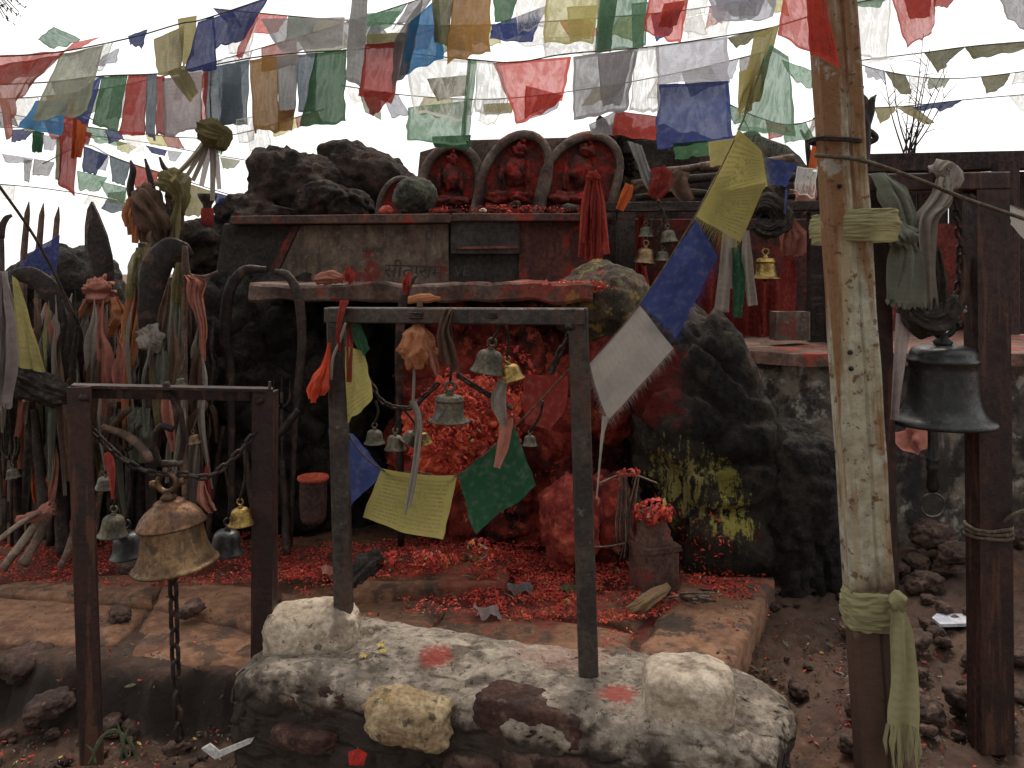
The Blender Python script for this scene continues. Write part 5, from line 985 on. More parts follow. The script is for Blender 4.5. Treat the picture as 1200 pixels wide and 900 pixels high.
flag_string('crowded flag string with khaki drape and navy flag, slanting up from the red end', [(-40, 68), (60, 62), (150, 45), (210, 28), (240, 22), (330, -8)], [
    ([(-20, 66), (76, 60), (46, 84), (-20, 104)], 'redsheer'), ([(-10, 78), (72, 64), (34, 102), (4, 160)], 'fadedred'), ([(44, 46), (62, 31), (96, 46), (60, 57)], 'greensheer', dict(Y=2.7)), ([(86, 50), (118, 43), (98, 54), (72, 62)], 'redsheer'),
    ([(70, 64), (122, 52), (102, 132), (36, 142)], 'sage', dict(fold=.1)), ([(96, 62), (134, 48), (118, 78), (92, 86)], 'whitesheer'), ([(42, 118), (80, 118), (70, 158), (24, 150)], 'sky', dict(Y=2.8)), ([(95, 105), (120, 88), (103, 148), (90, 140)], 'blue', dict(Y=2.8)),
    ([(180, 46), (216, 30), (213, 88), (184, 90)], 'khaki', dict(fold=.12)), ([(208, 22), (231, 18), (228, 64), (215, 78)], 'yellowp', dict(Y=2.65)), ([(196, 84), (216, 76), (233, 108), (222, 120)], 'khaki', dict(Y=2.55)),
    ([(232, 26), (251, 19), (253, 82), (217, 84)], 'navy'), ([(248, 22), (316, -4), (286, 46), (252, 56)], 'navy', dict(Y=2.55)), ([(150, 42), (173, 34), (166, 56), (152, 52)], 'blue'), ([(266, 22), (304, 16), (292, 66), (268, 62)], 'whitesheer', dict(Y=2.75)), ([(292, 20), (304, 16), (284, 68), (276, 66)], 'redsheer', dict(Y=2.74)), ([(120, 66), (140, 56), (136, 72), (112, 78)], 'lavender')], 2.6)
flag_string('flag string with green, red and printed ochre flags in a row', [(-20, 100), (60, 96), (120, 89), (190, 86), (250, 76), (300, 67), (360, 61), (440, 55), (520, 30)], [
    ([(119, 90), (150, 88), (137, 156), (109, 145)], 'green'), ([(150, 88), (173, 87), (171, 159), (136, 158)], 'red'), ([(172, 88), (184, 87), (184, 166), (170, 156)], 'bluegrey', dict(Y=3.15)), ([(183, 89), (193, 90), (193, 158), (183, 158)], 'red'),
    ([(190, 92), (236, 84), (238, 155), (193, 158)], 'mauve', dict(fold=.1)), ([(238, 80), (282, 72), (286, 142), (241, 150)], 'bluegrey', dict(fold=.09)), ([(262, 76), (292, 70), (290, 146), (258, 147)], 'bluegrey', dict(Y=3.28)), ([(276, 140), (297, 136), (298, 166), (280, 168)], 'whitesheer'),
    ([(292, 70), (326, 65), (326, 153), (297, 157)], 'gold'), ([(324, 66), (350, 63), (345, 136), (328, 142)], 'grey', dict(Y=3.15)), ([(326, 130), (346, 128), (342, 153), (326, 154)], 'gold', dict(Y=3.2)), ([(348, 64), (372, 62), (369, 131), (350, 132)], 'bluegrey'), ([(370, 62), (406, 58), (405, 142), (352, 149)], 'green', dict(fold=.09)),
    ([(306, 22), (404, 20), (404, 54), (330, 62)], 'greysheer', dict(Y=3.4)), ([(236, 88), (244, 82), (240, 150), (236, 150)], 'redsheer'), ([(402, 22), (440, 20), (420, 62), (402, 66)], 'whitesheer', dict(Y=3.4)), ([(60, 96), (118, 90), (100, 120), (70, 128)], 'lavender', dict(Y=3.3))], 3.2)
flag_string('overhead flag string with bright blue and plain ochre flags', [(330, -30), (400, -6), (470, -2), (530, -8), (620, -25)], [
    ([(412, -6), (431, -4), (427, 106), (404, 90)], 'grey', dict(fold=.1)), ([(430, 40), (476, 38), (474, 54), (430, 56)], 'olive'), ([(428, 52), (474, 48), (460, 122), (420, 112)], 'red', dict(fold=.1)), ([(424, 106), (462, 108), (446, 131), (432, 131)], 'red'), ([(462, 46), (496, -4), (482, 78), (457, 106)], 'grey', dict(fold=.1)),
    ([(478, 28), (514, -4), (520, 70), (467, 90)], 'sky'), ([(506, -6), (532, -6), (524, 55), (509, 50)], 'olive', dict(Y=2.25, fold=.12)), ([(531, -8), (575, -10), (575, 60), (522, 74)], 'gold', dict(Y=2.28)), ([(430, 16), (470, 12), (462, 28), (430, 30)], 'greensheer', dict(Y=2.4))], 2.3)
flag_string('flag string with sheer red pennant and big two-tone blue flag', [(470, 62), (555, 70), (605, 73), (665, 63), (760, 55), (850, 42), (905, 32), (965, 14)], [
    ([(474, 66), (552, 70), (549, 142), (484, 132)], 'whitesheer'), ([(500, 92), (548, 88), (546, 112), (512, 118)], 'olive', dict(Y=3.2)), ([(478, 126), (548, 118), (546, 170), (476, 164)], 'greensheer', dict(Y=3.3)), ([(548, 70), (559, 70), (549, 166), (540, 166)], 'greensheer'), ([(506, 160), (552, 158), (550, 174), (508, 172)], 'dgreen', dict(Y=3.4)), ([(558, 70), (586, 74), (600, 132), (556, 134)], 'whitesheer'), ([(566, 122), (602, 120), (600, 134), (568, 134)], 'yellowp', dict(Y=3.3)),
    ([(578, 74), (670, 66), (662, 118), (606, 147)], 'redsheer', dict(fold=.08)), ([(616, 100), (660, 112), (650, 122), (614, 138)], 'redsheer', dict(Y=3.05)), ([(672, 66), (748, 57), (734, 130), (672, 142)], 'greysheer', dict(fold=.1)), ([(700, 64), (742, 58), (728, 120), (706, 126)], 'greysheer', dict(Y=3.1)), ([(744, 57), (772, 54), (772, 132), (738, 128)], 'whitesheer'),
    ([(768, 54), (852, 43), (854, 96), (770, 100)], 'lavender', dict(fold=.03)), ([(770, 99), (854, 95), (858, 163), (771, 177)], 'blue', dict(fold=.03, Y=2.99)), ([(722, 130), (771, 136), (769, 166), (716, 156)], 'red', dict(Y=3.25)), ([(690, 146), (722, 130), (718, 158), (694, 158)], 'greysheer', dict(Y=3.3)), ([(852, 44), (908, 31), (896, 44), (862, 56)], 'olive'), ([(788, 168), (836, 164), (832, 184), (792, 186)], 'green', dict(Y=3.1))], 3.0)
flag_string('highest row of sheer yellow, green and red flags against the sky', [(510, -12), (600, -8), (700, -6), (800, -8), (920, -14), (1010, -30)], [
    ([(577, -8), (608, -8), (599, 26), (580, 26)], 'green'), ([(576, 30), (642, 6), (622, 50), (574, 46)], 'blue', dict(Y=3.7)), ([(604, -6), (642, -6), (638, 30), (606, 40)], 'whitesheer'), ([(640, -7), (703, -7), (696, 50), (636, 54)], 'yelsheer'), ([(664, 8), (700, 6), (692, 46), (668, 48)], 'yelsheer', dict(Y=3.65)), ([(636, 44), (700, 42), (698, 64), (638, 66)], 'whitesheer', dict(Y=3.8)),
    ([(702, -7), (760, -7), (752, 58), (697, 62)], 'greensheer', dict(fold=.08)), ([(704, -6), (724, -6), (716, 60), (698, 60)], 'green', dict(Y=3.65)), ([(740, 4), (760, 2), (756, 54), (742, 56)], 'greensheer', dict(Y=3.7)), ([(762, -8), (808, -8), (798, 50), (752, 38)], 'redsheer', dict(fold=.09)), ([(778, 4), (804, 0), (792, 30), (772, 30)], 'red', dict(Y=3.65)), ([(828, -10), (914, -14), (906, 18), (838, 26)], 'lavender'), ([(836, -8), (900, -8), (890, 14), (842, 18)], 'greysheer', dict(Y=3.66)), ([(800, -8), (832, -8), (826, 16), (806, 20)], 'whitesheer'), ([(800, 22), (860, 10), (850, 40), (806, 46)], 'whitesheer', dict(Y=3.7))], 3.6)
flag_string('sheer red flag draped across the top of the leaning pole', [(880, -20), (920, -6), (960, -8), (1010, -20)], [([(919, -6), (955, -8), (986, 80), (910, 42)], 'redsheer', dict(fold=.1)), ([(944, -7), (966, -8), (985, 78), (950, 62)], 'redsheer', dict(Y=2.03))], 2.05)
flag_string('slanting string of frayed yellow, blue and white flags hanging before the black boulder', [(906, 34, 2.7), (888, 90, 2.6), (866, 152, 2.5), (814, 254, 2.45), (751, 354, 2.4), (691, 427, 2.4)], [
    ([(884, 40), (914, 28), (890, 118), (866, 130)], 'yellowp', dict(Y=2.65, fold=.12)), ([(902, 52), (924, 66), (932, 160), (864, 152)], 'greensheer', dict(Y=2.6, fold=.08, fringe=.06)), ([(866, 84), (886, 78), (880, 130), (864, 140)], 'yellowp', dict(Y=2.6, fold=.1)), ([(916, 70), (956, 84), (950, 104), (926, 92)], 'greensheer', dict(Y=2.7)),
    ([(866, 152), (892, 176), (900, 218), (814, 253)], 'yellow', dict(Y=2.48, fold=.07, kf=1.3, fringe=.045, fr_sides='r', jit=.01)), ([(828, 228), (898, 214), (868, 284), (814, 253)], 'yellow', dict(Y=2.475, fold=.07, kf=1.3, fringe=.05, fr_sides='b', jit=.01)), ([(830, 166), (860, 162), (852, 190), (832, 196)], 'yellowp', dict(Y=2.6)),
    ([(816, 257), (841, 300), (793, 398), (751, 353)], 'blue', dict(Y=2.43, fold=.1, kf=1.4, curl=.08, fringe=.03, fr_sides='rb')), ([(750, 358), (789, 408), (710, 492), (691, 427)], 'white', dict(Y=2.4, fold=.1, kf=1.3, curl=.1, fringe=.022, fr_sides='rb', jit=.015)), ([(894, 184), (934, 192), (920, 222), (900, 214)], 'blue', dict(Y=2.75)), ([(920, 222), (923, 222), (921, 250), (918, 250)], 'blue', dict(Y=2.75)), ([(934, 195), (958, 198), (955, 232), (930, 224)], 'whitesheer', dict(Y=2.72))], 2.5)
ribbon('flag_tassel', [(710, 488, 2.38, 4), (706, 510, 2.38, 2), (703, 540, 2.38, 1.2), (699, 585, 2.38, .8)], K['white'], bpy.data.objects['prayer_flag_string.006'], 5)
flag_string('flag string tied round the small grey bell stand, ending in the dark green flag', [(399, 372, 2.5), (404, 405, 2.52), (405, 500, 2.56), (447, 550, 2.62), (490, 553, 2.64), (536, 557, 2.62), (603, 500, 2.45), (640, 462, 2.4), (668, 432, 2.36)], [
    ([(403, 380), (422, 377), (433, 408), (425, 422)], 'dgreen', dict(Y=2.52)), ([(404, 405), (427, 412), (438, 466), (405, 498)], 'yellow', dict(Y=2.52, fold=.04)), ([(384, 503), (414, 508), (449, 552), (402, 606)], 'blue', dict(Y=2.62, fold=.05)), ([(447, 549), (536, 557), (519, 634), (424, 607)], 'yellow', dict(Y=2.62, fold=.07, jit=.02, sag=.04)), ([(536, 558), (603, 500), (630, 570), (554, 626)], 'dgreen', dict(Y=2.55, fold=.1))], 2.52, 1.4)
flag_string('far string of small navy, slate and brick flags above the boulder', [(50, 192), (98, 170), (128, 182), (155, 192), (200, 206), (262, 226), (310, 238), (345, 246)], [
    ([(98, 171), (127, 182), (114, 204), (96, 200)], 'navy'), ([(128, 182), (153, 192), (147, 218), (130, 212)], 'bluegrey'), ([(155, 192), (186, 202), (180, 224), (157, 220)], 'red'), ([(116, 180), (128, 184), (124, 200), (112, 198)], 'lavender', dict(Y=4.9)), ([(90, 200), (126, 208), (116, 224), (91, 223)], 'greensheer', dict(Y=4.9)), ([(117, 212), (149, 220), (145, 238), (124, 230)], 'greensheer', dict(Y=5.0)), ([(126, 226), (148, 224), (146, 240), (128, 238)], 'sage', dict(Y=5.1)),
    ([(215, 213), (249, 224), (236, 253), (216, 254)], 'khaki'), ([(251, 225), (276, 232), (270, 251), (253, 250)], 'navy'), ([(277, 232), (316, 241), (308, 259), (274, 256)], 'bluegrey')], 4.8, .8)
flag_string('farthest string of tiny blue and green pennants', [(-20, 150), (40, 150), (100, 158), (165, 166), (230, 178), (300, 190), (360, 204)], [
    ([(14, 152), (42, 150), (30, 165), (13, 166)], 'navy'), ([(38, 152), (52, 156), (49, 179), (38, 178)], 'dgreen'), ([(50, 158), (70, 160), (62, 176), (52, 176)], 'lavender'), ([(2, 180), (40, 186), (32, 192), (6, 190)], 'lavender'), ([(40, 186), (64, 190), (58, 206), (36, 204)], 'greysheer'), ([(104, 160), (156, 168), (140, 170), (112, 168)], 'greensheer'), ([(136, 164), (160, 172), (150, 180), (138, 176)], 'yelsheer'), ([(170, 170), (196, 176), (192, 184), (178, 178)], 'navy'), ([(196, 176), (214, 178), (206, 190), (198, 188)], 'lavender'), ([(258, 184), (282, 188), (276, 196), (262, 198)], 'sage'), ([(288, 190), (300, 190), (298, 196), (292, 200)], 'yellowp'), ([(310, 194), (334, 198), (330, 208), (322, 214)], 'navy'), ([(334, 198), (350, 202), (344, 210), (336, 210)], 'lavender'), ([(28, 186), (38, 188), (34, 214), (28, 212)], 'greysheer')], 5.6, .7)
flag_string('long red and orange flags dangling below the crowded string', [(40, 140), (70, 136), (90, 132), (112, 142)], [([(68, 138), (90, 132), (89, 230), (68, 214)], 'red', dict(fold=.12)), ([(86, 134), (104, 140), (94, 184), (86, 186)], 'orange', dict(fold=.1)), ([(66, 160), (74, 162), (71, 212), (64, 210)], 'olive', dict(Y=3.1)), ([(100, 154), (108, 156), (104, 170), (98, 168)], 'red')], 3.0, .9)
flag_string('drab olive flag string stretching away beyond the leaning pole', [(990, 73), (1080, 62), (1140, 54), (1210, 48), (1280, 42)], [([(1082, 61), (1132, 55), (1112, 70), (1098, 86)], 'olive'), ([(1130, 55), (1206, 48), (1206, 56), (1140, 70)], 'olive'), ([(1000, 72), (1060, 66), (1040, 70), (1006, 76)], 'whitesheer')], 4.2, .9)
flag_string('low far cord with a narrow blue flag beyond the leaning pole', [(985, 128), (1065, 124), (1130, 117), (1210, 110), (1280, 104)], [([(1068, 125), (1130, 116), (1112, 127), (1082, 131)], 'navy'), ([(1182, 112), (1210, 110), (1210, 132), (1196, 128)], 'whitesheer'), ([(1024, 126), (1050, 125), (1048, 132), (1030, 146)], 'khaki'), ([(1050, 126), (1070, 124), (1096, 144), (1086, 146)], 'khaki')], 5.2, .8)
flag_string('sheer red and grey flags overhead beyond the leaning pole', [(990, 6), (1045, -4), (1120, -8), (1172, -4), (1260, -20)], [([(1044, -4), (1097, -6), (1092, 42), (1064, 54)], 'redsheer'), ([(1058, -4), (1092, -6), (1090, 20), (1066, 22)], 'red', dict(Y=2.85)), ([(1094, -7), (1124, -8), (1110, 9), (1094, 6)], 'red'), ([(1170, -6), (1215, -8), (1215, 42), (1180, 22)], 'greysheer'), ([(998, 4), (1044, -4), (1040, 70), (1002, 66)], 'whitesheer', dict(Y=3.0)), ([(990, 2), (1040, -4), (1030, 8), (994, 8)], 'greensheer')], 2.8, 1.)
flag_string('single pale flag hung low on cord beyond the tall brown stand', [(1170, 236), (1215, 250), (1260, 256)], [([(1182, 240), (1215, 250), (1215, 300), (1184, 264)], 'white')], 3.2, .9)
def row(label, cord, Y, n, h, seed, cols, skip=.12):
    rg = random.Random(seed); pts = smooth_path([P(a, b, Y) for a, b in cord], 60); px = [(p.x*F/Y+600, HZ-(p.z-CZ)*F/Y) for p in pts]; fl = []
    for i in range(n):
        if rg.random() < skip: continue
        a = px[int(i/n*59)]; b = px[int((i+.92)/n*59)]; hh = h*rg.uniform(.6, 1.1); s = rg.uniform(-.45, .45)*h
        q = [(a[0], a[1]), (b[0], b[1]), (b[0]+s+rg.uniform(-5, 5), b[1]+hh*rg.uniform(.55, 1.05)), (a[0]+s+rg.uniform(-5, 5), a[1]+hh*rg.uniform(.7, 1.05))]
        fl.append((q, cols[i % len(cols)], dict(fold=rg.uniform(.07, .16), curl=rg.uniform(-.3, .3))))
    return flag_string(label, [(a, b) for a, b in cord], fl, Y, .8)
SH = ['navy', 'whitesheer', 'redsheer', 'greensheer', 'yelsheer']
row('faded flag row passing behind the crowded string and the ochre flag', [(-30, 118), (80, 110), (180, 92), (300, 58), (420, 22), (520, -10)], 3.9, 13, 46, 61, ['greysheer', 'whitesheer', 'fadedred', 'sage', 'lavender', 'greensheer'])
row('thin high row of sheer flags behind the bright blue flag', [(250, 10), (380, 22), (520, 30), (660, 24), (800, 12), (930, -8)], 4.6, 20, 34, 62, ['blue', 'whitesheer', 'redsheer', 'greensheer', 'yelsheer'])
row('pale flag row sagging just above the steles', [(400, 100), (480, 112), (580, 116), (690, 104), (800, 84), (900, 60)], 4.4, 16, 34, 63, ['whitesheer', 'sage', 'lavender', 'greysheer', 'yelsheer', 'whitesheer'], .3)
row('tiny distant flag row low over the domed boulder', [(-20, 214), (60, 222), (140, 236), (230, 262), (320, 262)], 6.4, 15, 18, 64, ['lavender', 'whitesheer', 'bluegrey', 'sage', 'greysheer'], .2)
row('small far flags strung below the red and orange danglers', [(-20, 128), (60, 142), (160, 156), (260, 160), (380, 128)], 5.2, 17, 24, 65, ['greensheer', 'navy', 'whitesheer', 'yelsheer', 'fadedred', 'lavender'], .15)
row('pale far flags crossing beyond the dry stalks', [(960, 60), (1040, 84), (1120, 92), (1230, 80)], 5.4, 9, 22, 66, ['whitesheer', 'sage', 'lavender', 'olive'], .3)
row('faded flags strung between leaning pole and slanting string', [(850, 120), (890, 138), (930, 146), (975, 132)], 3.4, 5, 26, 67, ['greensheer', 'whitesheer', 'redsheer'], 0)
# ---------------------------------------------------------------- branch, dry stalks, horned iron piece against the sky
M['leafdark'] = surf('dark_leaf', (.035, .04, .022), (.022, .026, .016), 10, .6)
bn = thing('tree_branch', 'leafy branch tip reaching in from above the crowded flag string', 'branch', P(-25, -40, 3.2))
rng = random.Random(3); tips = []
for k in range(7):
    a = P(-30, -25, 3.2); e = P(rng.uniform(4, 34), rng.uniform(-6, 26), 3.2+rng.uniform(-.1, .1)); pth = smooth_path([a, a.lerp(e, .5)+Vector((0, 0, .02)), e], 10)
    mk('twig', *tube(pth, interp([.005, .0015], 10), 5), M['darkstick'], bn); tips += pth[3:]
lm = MB().add(([(0, 0, 0), (.3, .2, .05), (.5, 0, .02), (.3, -.2, .05), (1, 0, -.06), (.75, .13, .02), (.75, -.13, .02)], [(0, 3, 2), (0, 2, 1), (1, 2, 5), (2, 3, 6), (5, 2, 4), (2, 6, 4)])).mesh('leaf', M['leafdark'])
for k in range(70):
    s = rng.uniform(.012, .022); inst('leaf', lm, rng.choice(tips)+Vector((rng.uniform(-.01, .01), rng.uniform(-.02, .02), rng.uniform(-.01, .01))), (rng.uniform(0, 6), rng.uniform(0, 6), rng.uniform(0, 6)), (s, s, s), bn)
dp = thing('dry_plant', 'tall leafless dry stalks standing against the sky beyond the leaning pole', 'plant', P(1062, 198, 5.5))
for k in range(11):
    x0 = rng.uniform(1054, 1072); tx = rng.uniform(1030, 1112); ty = rng.uniform(22, 150)
    mid = P((x0+tx)/2+rng.uniform(-6, 6), (ty+190)/2, 5.5); pth = smooth_path([P(x0, 192, 5.5), mid, P(tx, ty, 5.5+rng.uniform(-.2, .2))], 14)
    st_ = mk('stem', *tube(pth, interp([.006, .002], 14), 5), M['darkstick'], dp)
    for j in range(5):
        a = pth[rng.randint(4, 13)]; b = a+Vector((rng.uniform(-.12, .12), rng.uniform(-.06, .06), rng.uniform(.0, .12))); mk('twig', *tube([a, (a+b)/2+Vector((0, 0, .01)), b], [.003, .002, .0012], 4), M['darkstick'], dp)
hp = thing('horned_finial', 'dark iron finial with two curved horns behind the leaning pole', 'finial', P(1015, 190, 4.6))
for pth in ([(1012, 101, 4.6, 1), (1009, 110, 4.6, 3), (1014, 120, 4.6, 4.5), (1012, 140, 4.6, 6)], [(1027, 111, 4.6, 1), (1022, 118, 4.6, 4), (1020, 132, 4.6, 5), (1014, 148, 4.6, 6)], [(1008, 122, 4.6, 5), (1010, 140, 4.6, 9), (1014, 155, 4.6, 7), (1012, 195, 4.6, 7)], [(1012, 150, 4.6, 3), (1022, 156, 4.6, 4), (1026, 162, 4.6, 4), (1018, 168, 4.6, 3)], [(954, 138, 4.6, 1.5), (952, 150, 4.6, 2.5), (946, 162, 4.6, 3), (950, 200, 4.6, 4)], [(938, 152, 4.6, 1.5), (944, 162, 4.6, 2.5), (950, 170, 4.6, 3)]):
    curveblade('horn', pth, M['blade'], hp, .8)
tag(sheet('cloth', P(952, 168, 4.5), P(960, 164, 4.5), P(958, 198, 4.5), P(946, 202, 4.5), K['orange'], None, 140), 'small orange cloth tied on the dark finial beside the leaning pole', 'cloth')
# ---------------------------------------------------------------- petals, powder clots and litter that nobody could count
PM = [surf('petal_red', (.52, .055, .038), (.34, .034, .026), 30, .8, .3), surf('petal_scarlet', (.75, .12, .065), (.56, .07, .042), 30, .8, .3), surf('petal_dark', (.17, .02, .017), (.1, .015, .013), 30, .85, .3), surf('petal_pink', (.5, .17, .14), (.36, .12, .1), 30, .8, .3), surf('petal_yellow', (.5, .38, .1), (.35, .25, .07), 30, .8, .3), surf('petal_brown', (.09, .055, .04), (.05, .032, .025), 30, .9, .3), surf('rice_pale', (.36, .3, .25), (.24, .2, .17), 30, .9, .2), surf('dry_leaf', (.09, .085, .045), (.05, .05, .03), 30, .8, .3)]
def petals(name, label, pts, wts, smin, smax, seed, cat='petals', parent=None):
    rg = random.Random(seed); v = []; f = []; mi = []
    for p, nrm in pts:
        s = smin+(smax-smin)*rg.random()**1.8; s *= 1.7 if rg.random() < .07 else 1; n = (Vector(nrm)+Vector((rg.uniform(-.7, .7), rg.uniform(-.7, .7), rg.uniform(-.5, .5)))).normalized()
        x = n.orthogonal().normalized(); x = Matrix.Rotation(rg.uniform(0, 6.28), 3, n) @ x; y = n.cross(x); k = len(v); cu = n*s*rg.uniform(.1, .5); asp = rg.uniform(.35, .9); c = Vector(p)+Vector(nrm)*s*.25
        v += [c-x*s, c-x*s*.2+y*s*asp*.7-cu*.6, c+x*s*.7+y*s*asp*.4-cu*.2, c+x*s, c+x*s*.6-y*s*asp*.5+cu*.1, c-x*s*.3-y*s*asp*.6-cu*.3, c+cu]
        m = rg.choices(range(8), wts)[0]
        if rg.random() < .62: m = (2, 0, 0, 1)[max(0, min(3, int(2+2.6*noise.noise(Vector(p)*13)+rg.uniform(-.4, .4))))] if wts[0]+wts[1] > wts[5] else m
        for i in range(6): f.append((k+i, k+(i+1) % 6, k+6)); mi.append(m)
    o = mk(name, v, f, None, parent, False, None, PM, mi); return tag(o, label, cat, None, 'stuff')
rng = random.Random(77)
def on_ground(n, cx, cy, rx, ry, z=None, power=.6, pile=0., kx=0.):
    out = []
    for _ in range(n):
        a = rng.uniform(0, 6.283); r = rng.random()**power; px = cx+math.cos(a)*rx*r; py = cy+math.sin(a)*ry*r+kx*(px-cx)
        p = G(px, py, .2)
        if noise.noise(p*8) < -.12 and rng.random() < .8: continue
        zz = max(ground_h(p.x, p.y), .2 if (2.72 < p.y and p.x < .7+(p.y-2.66)*.47) else 0)+.008 if z is None else z
        if 405 < px < 592 and 660 < py < 692: zz = max(zz, .245)
        zz += pile*(1-r)*(rng.random()*.7+.3); out.append((Vector((p.x, p.y, zz)), (0, 0, 1)))
    return out
W1 = (10, 9, 7, 2, .6, 2.5, .6, .6); W2 = (6, 2, 11, .6, .2, 4, .3, .6)
petals('petal_litter', 'thick litter of red petals and rice before the central niche', on_ground(17000, 545, 668, 215, 38, pile=.05)+on_ground(6500, 680, 703, 130, 30, pile=.02)+on_ground(2500, 400, 678, 120, 24, pile=.01), W1, .003, .009, 1)
petals('petal_litter', 'red petal litter under the dark bells of the angle-iron stand', on_ground(13000, 170, 655, 260, 34, pile=.03), W2, .003, .009, 2)
petals('petal_litter', 'red petal and powder crumbs on the corner terrace slab', on_ground(1500, 840, 685, 70, 22, pile=.015), W1, .004, .011, 3)
petals('petal_litter', 'dry leaf and petal crumbs on the earth below the terrace step', on_ground(1100, 970, 735, 140, 40)+on_ground(1800, 1020, 790, 190, 100)+on_ground(2600, 140, 840, 200, 75), (1, .4, 2, .2, .3, 9, .8, 4), .003, .011, 4)
petals('petal_litter', 'scattered crumbs over bare terrace stones', on_ground(500, 350, 725, 350, 40), (1.5, 1, 2, .7, .5, 5, .6, 2), .003, .009, 9)
petals('petal_litter', 'red powder clots and yellow petals on the cement wall top', [(p+Vector((0, 0, .012)), n) for p, n in on_ground(130, 505, 770, 40, 12, .362)+on_ground(60, 545, 775, 40, 8, .362)]+[(p+Vector((0,0,.004)), n) for p, n in on_ground(70, 725, 815, 34, 18, .362)], (8, 6, 1, 2, .3, .3, .3, 0), .003, .009, 5)
yl = thing('yellow_blossoms', 'three small yellow blossoms fallen on the cement wall top', 'blossom', G(447, 762, .36))
for (a, b) in ((446, 757), (449, 764), (426, 770)):
    bmv = []; mb = MB()
    for i in range(7):
        an = i*.9; d = Vector((math.cos(an), math.sin(an), 0)); c = G(a, b, .372); s = .009
        mb.add(([c, c+d*s+Vector((-d.y, d.x, 0))*s*.5+Vector((0, 0, .006)), c+d*s*1.5+Vector((0, 0, .002)), c+d*s+Vector((d.y, -d.x, 0))*s*.5+Vector((0, 0, .006))], [(0, 1, 2, 3)]))
    mb.build('blossom', PM[4], yl)
# marigold garland heap in the niche
def heap(cx, cy, Y, rx, rz, ry, n, wts, s0, s1, seed, label, name='flower_heap'):
    rg = random.Random(seed); pts = []
    c = P(cx, cy, Y)
    for _ in range(n):
        a = rg.uniform(0, 6.283); z = rg.uniform(-.9, 1); q = math.sqrt(max(0, 1-z*z)); d = Vector((math.cos(a)*q, -abs(math.sin(a))*q, z)); k = rg.uniform(.88, 1.02)*(1+.2*noise.noise(d*2.3+Vector((seed, 0, 0)))+.16*noise.noise(d*6+Vector((seed, 0, 0))))
        if noise.noise(d*5+Vector((0, seed, 0))) < -.25: continue
        pts.append((c+Vector((d.x*S(rx, Y), d.y*ry, d.z*S(rz, Y)))*k, d))
    return petals(name, label, pts, wts, s0, s1, seed, 'flowers')
tag(rock('garland_core', P(545, 505, 3.62), (S(62, 3.62), .15, S(64, 3.62)), surf('caked_vermilion', (.78, .125, .062), (.55, .065, .038), 12, .95, 1., 40, bdist=.02, layers=[('patch', (.1, .014, .012), 9, .6, .76, .85), ('patch', (.82, .2, .1), 16, .64, .8, .6)]), 131, sub=6, amp=.3, fr=2.6, crack=.13, cf=5, fine=.06), 'mound of red powder under the scarlet garlands in the niche', 'mound')
heap(545, 500, 3.6, 62, 62, .15, 3600, (4, 9, 1.5, 1, .1, .1, .1, 0), .004, .015, 6, 'scarlet marigold garlands heaped in the middle of the niche')
heap(590, 450, 3.75, 40, 50, .1, 500, (5, 7, 3, .6, .2, .2, .1, 0), .006, .016, 7, 'scarlet garland strands climbing the niche rock behind the golden bell')
heap(766, 598, 3.3, 22, 14, .07, 420, (4, 8, 1, 1.5, .8, .1, .3, 0), .006, .016, 8, 'red flowers heaped on top of the small stone pillar')
heap(737, 553, 3.36, 13, 4, .03, 70, (3, 8, 1, 2, .3, .1, .1, 0), .006, .014, 10, 'red blossom caught on the twigs')
heap(660, 336, 3.72, 55, 7, .06, 700, (4, 8, 1.5, 2, 1.5, .2, .2, 0), .005, .013, 12, 'red and orange petals spilled along the ledge slab')
heap(590, 246, 4.32, 90, 5, .07, 420, (6, 2, 7, .6, .05, .8, .1, 0), .004, .009, 13, 'red powder crumbs along the altar edge before the steles')
heap(560, 640, 3.3, 14, 10, .05, 160, (1, 3, 1, 1, 5, .3, 2, 1), .006, .016, 15, 'yellow and pale flowers on the red petal bed')
heap(490, 655, 3.25, 50, 9, .06, 700, (3, 9, 1, 3, 2.5, .3, 1.5, 1), .005, .014, 16, 'orange and yellow petals on the kerbed petal bed')
# crust of powder and petals on the red rocks
def on_mesh(o, n, keep):
    me = o.data; w_ = o.location; ps = [p for p in me.polygons]; rg = random.Random(n); out = []
    while len(out) < n:
        p = rg.choice(ps); c = p.center+w_
        if p.normal.y < .35 and keep(c, p.normal): out.append((c+Vector((rg.uniform(-.012, .012), 0, rg.uniform(-.012, .012))), p.normal.copy()))
    return out
def on_mesh_all(o, n, off):
    rg = random.Random(n); ps = list(o.data.polygons); return [(p.center+off, p.normal.copy()) for p in (rg.choice(ps) for _ in range(n))]
red = next(o for o in bpy.data.objects if o.get('label', '').startswith('red powdered rock face'))
petals('petal_crust', 'red powder crust and stuck petals on the niche rock', on_mesh(red, 1500, lambda c, n: noise.noise(c*5) > -.15), (6, 3, 7, .6, .3, 1, .1, .2), .005, .016, 21)
blk = next(o for o in bpy.data.objects if o.get('label', '').startswith('big pointed soot'))
petals('petal_crust', 'twigs and red crumbs lying at the foot of the black boulder', on_mesh(blk, 900, lambda c, n: c.z < .5 and c.x < .95), (4, 2, 6, .5, .5, 3, .1, 1), .005, .014, 22)

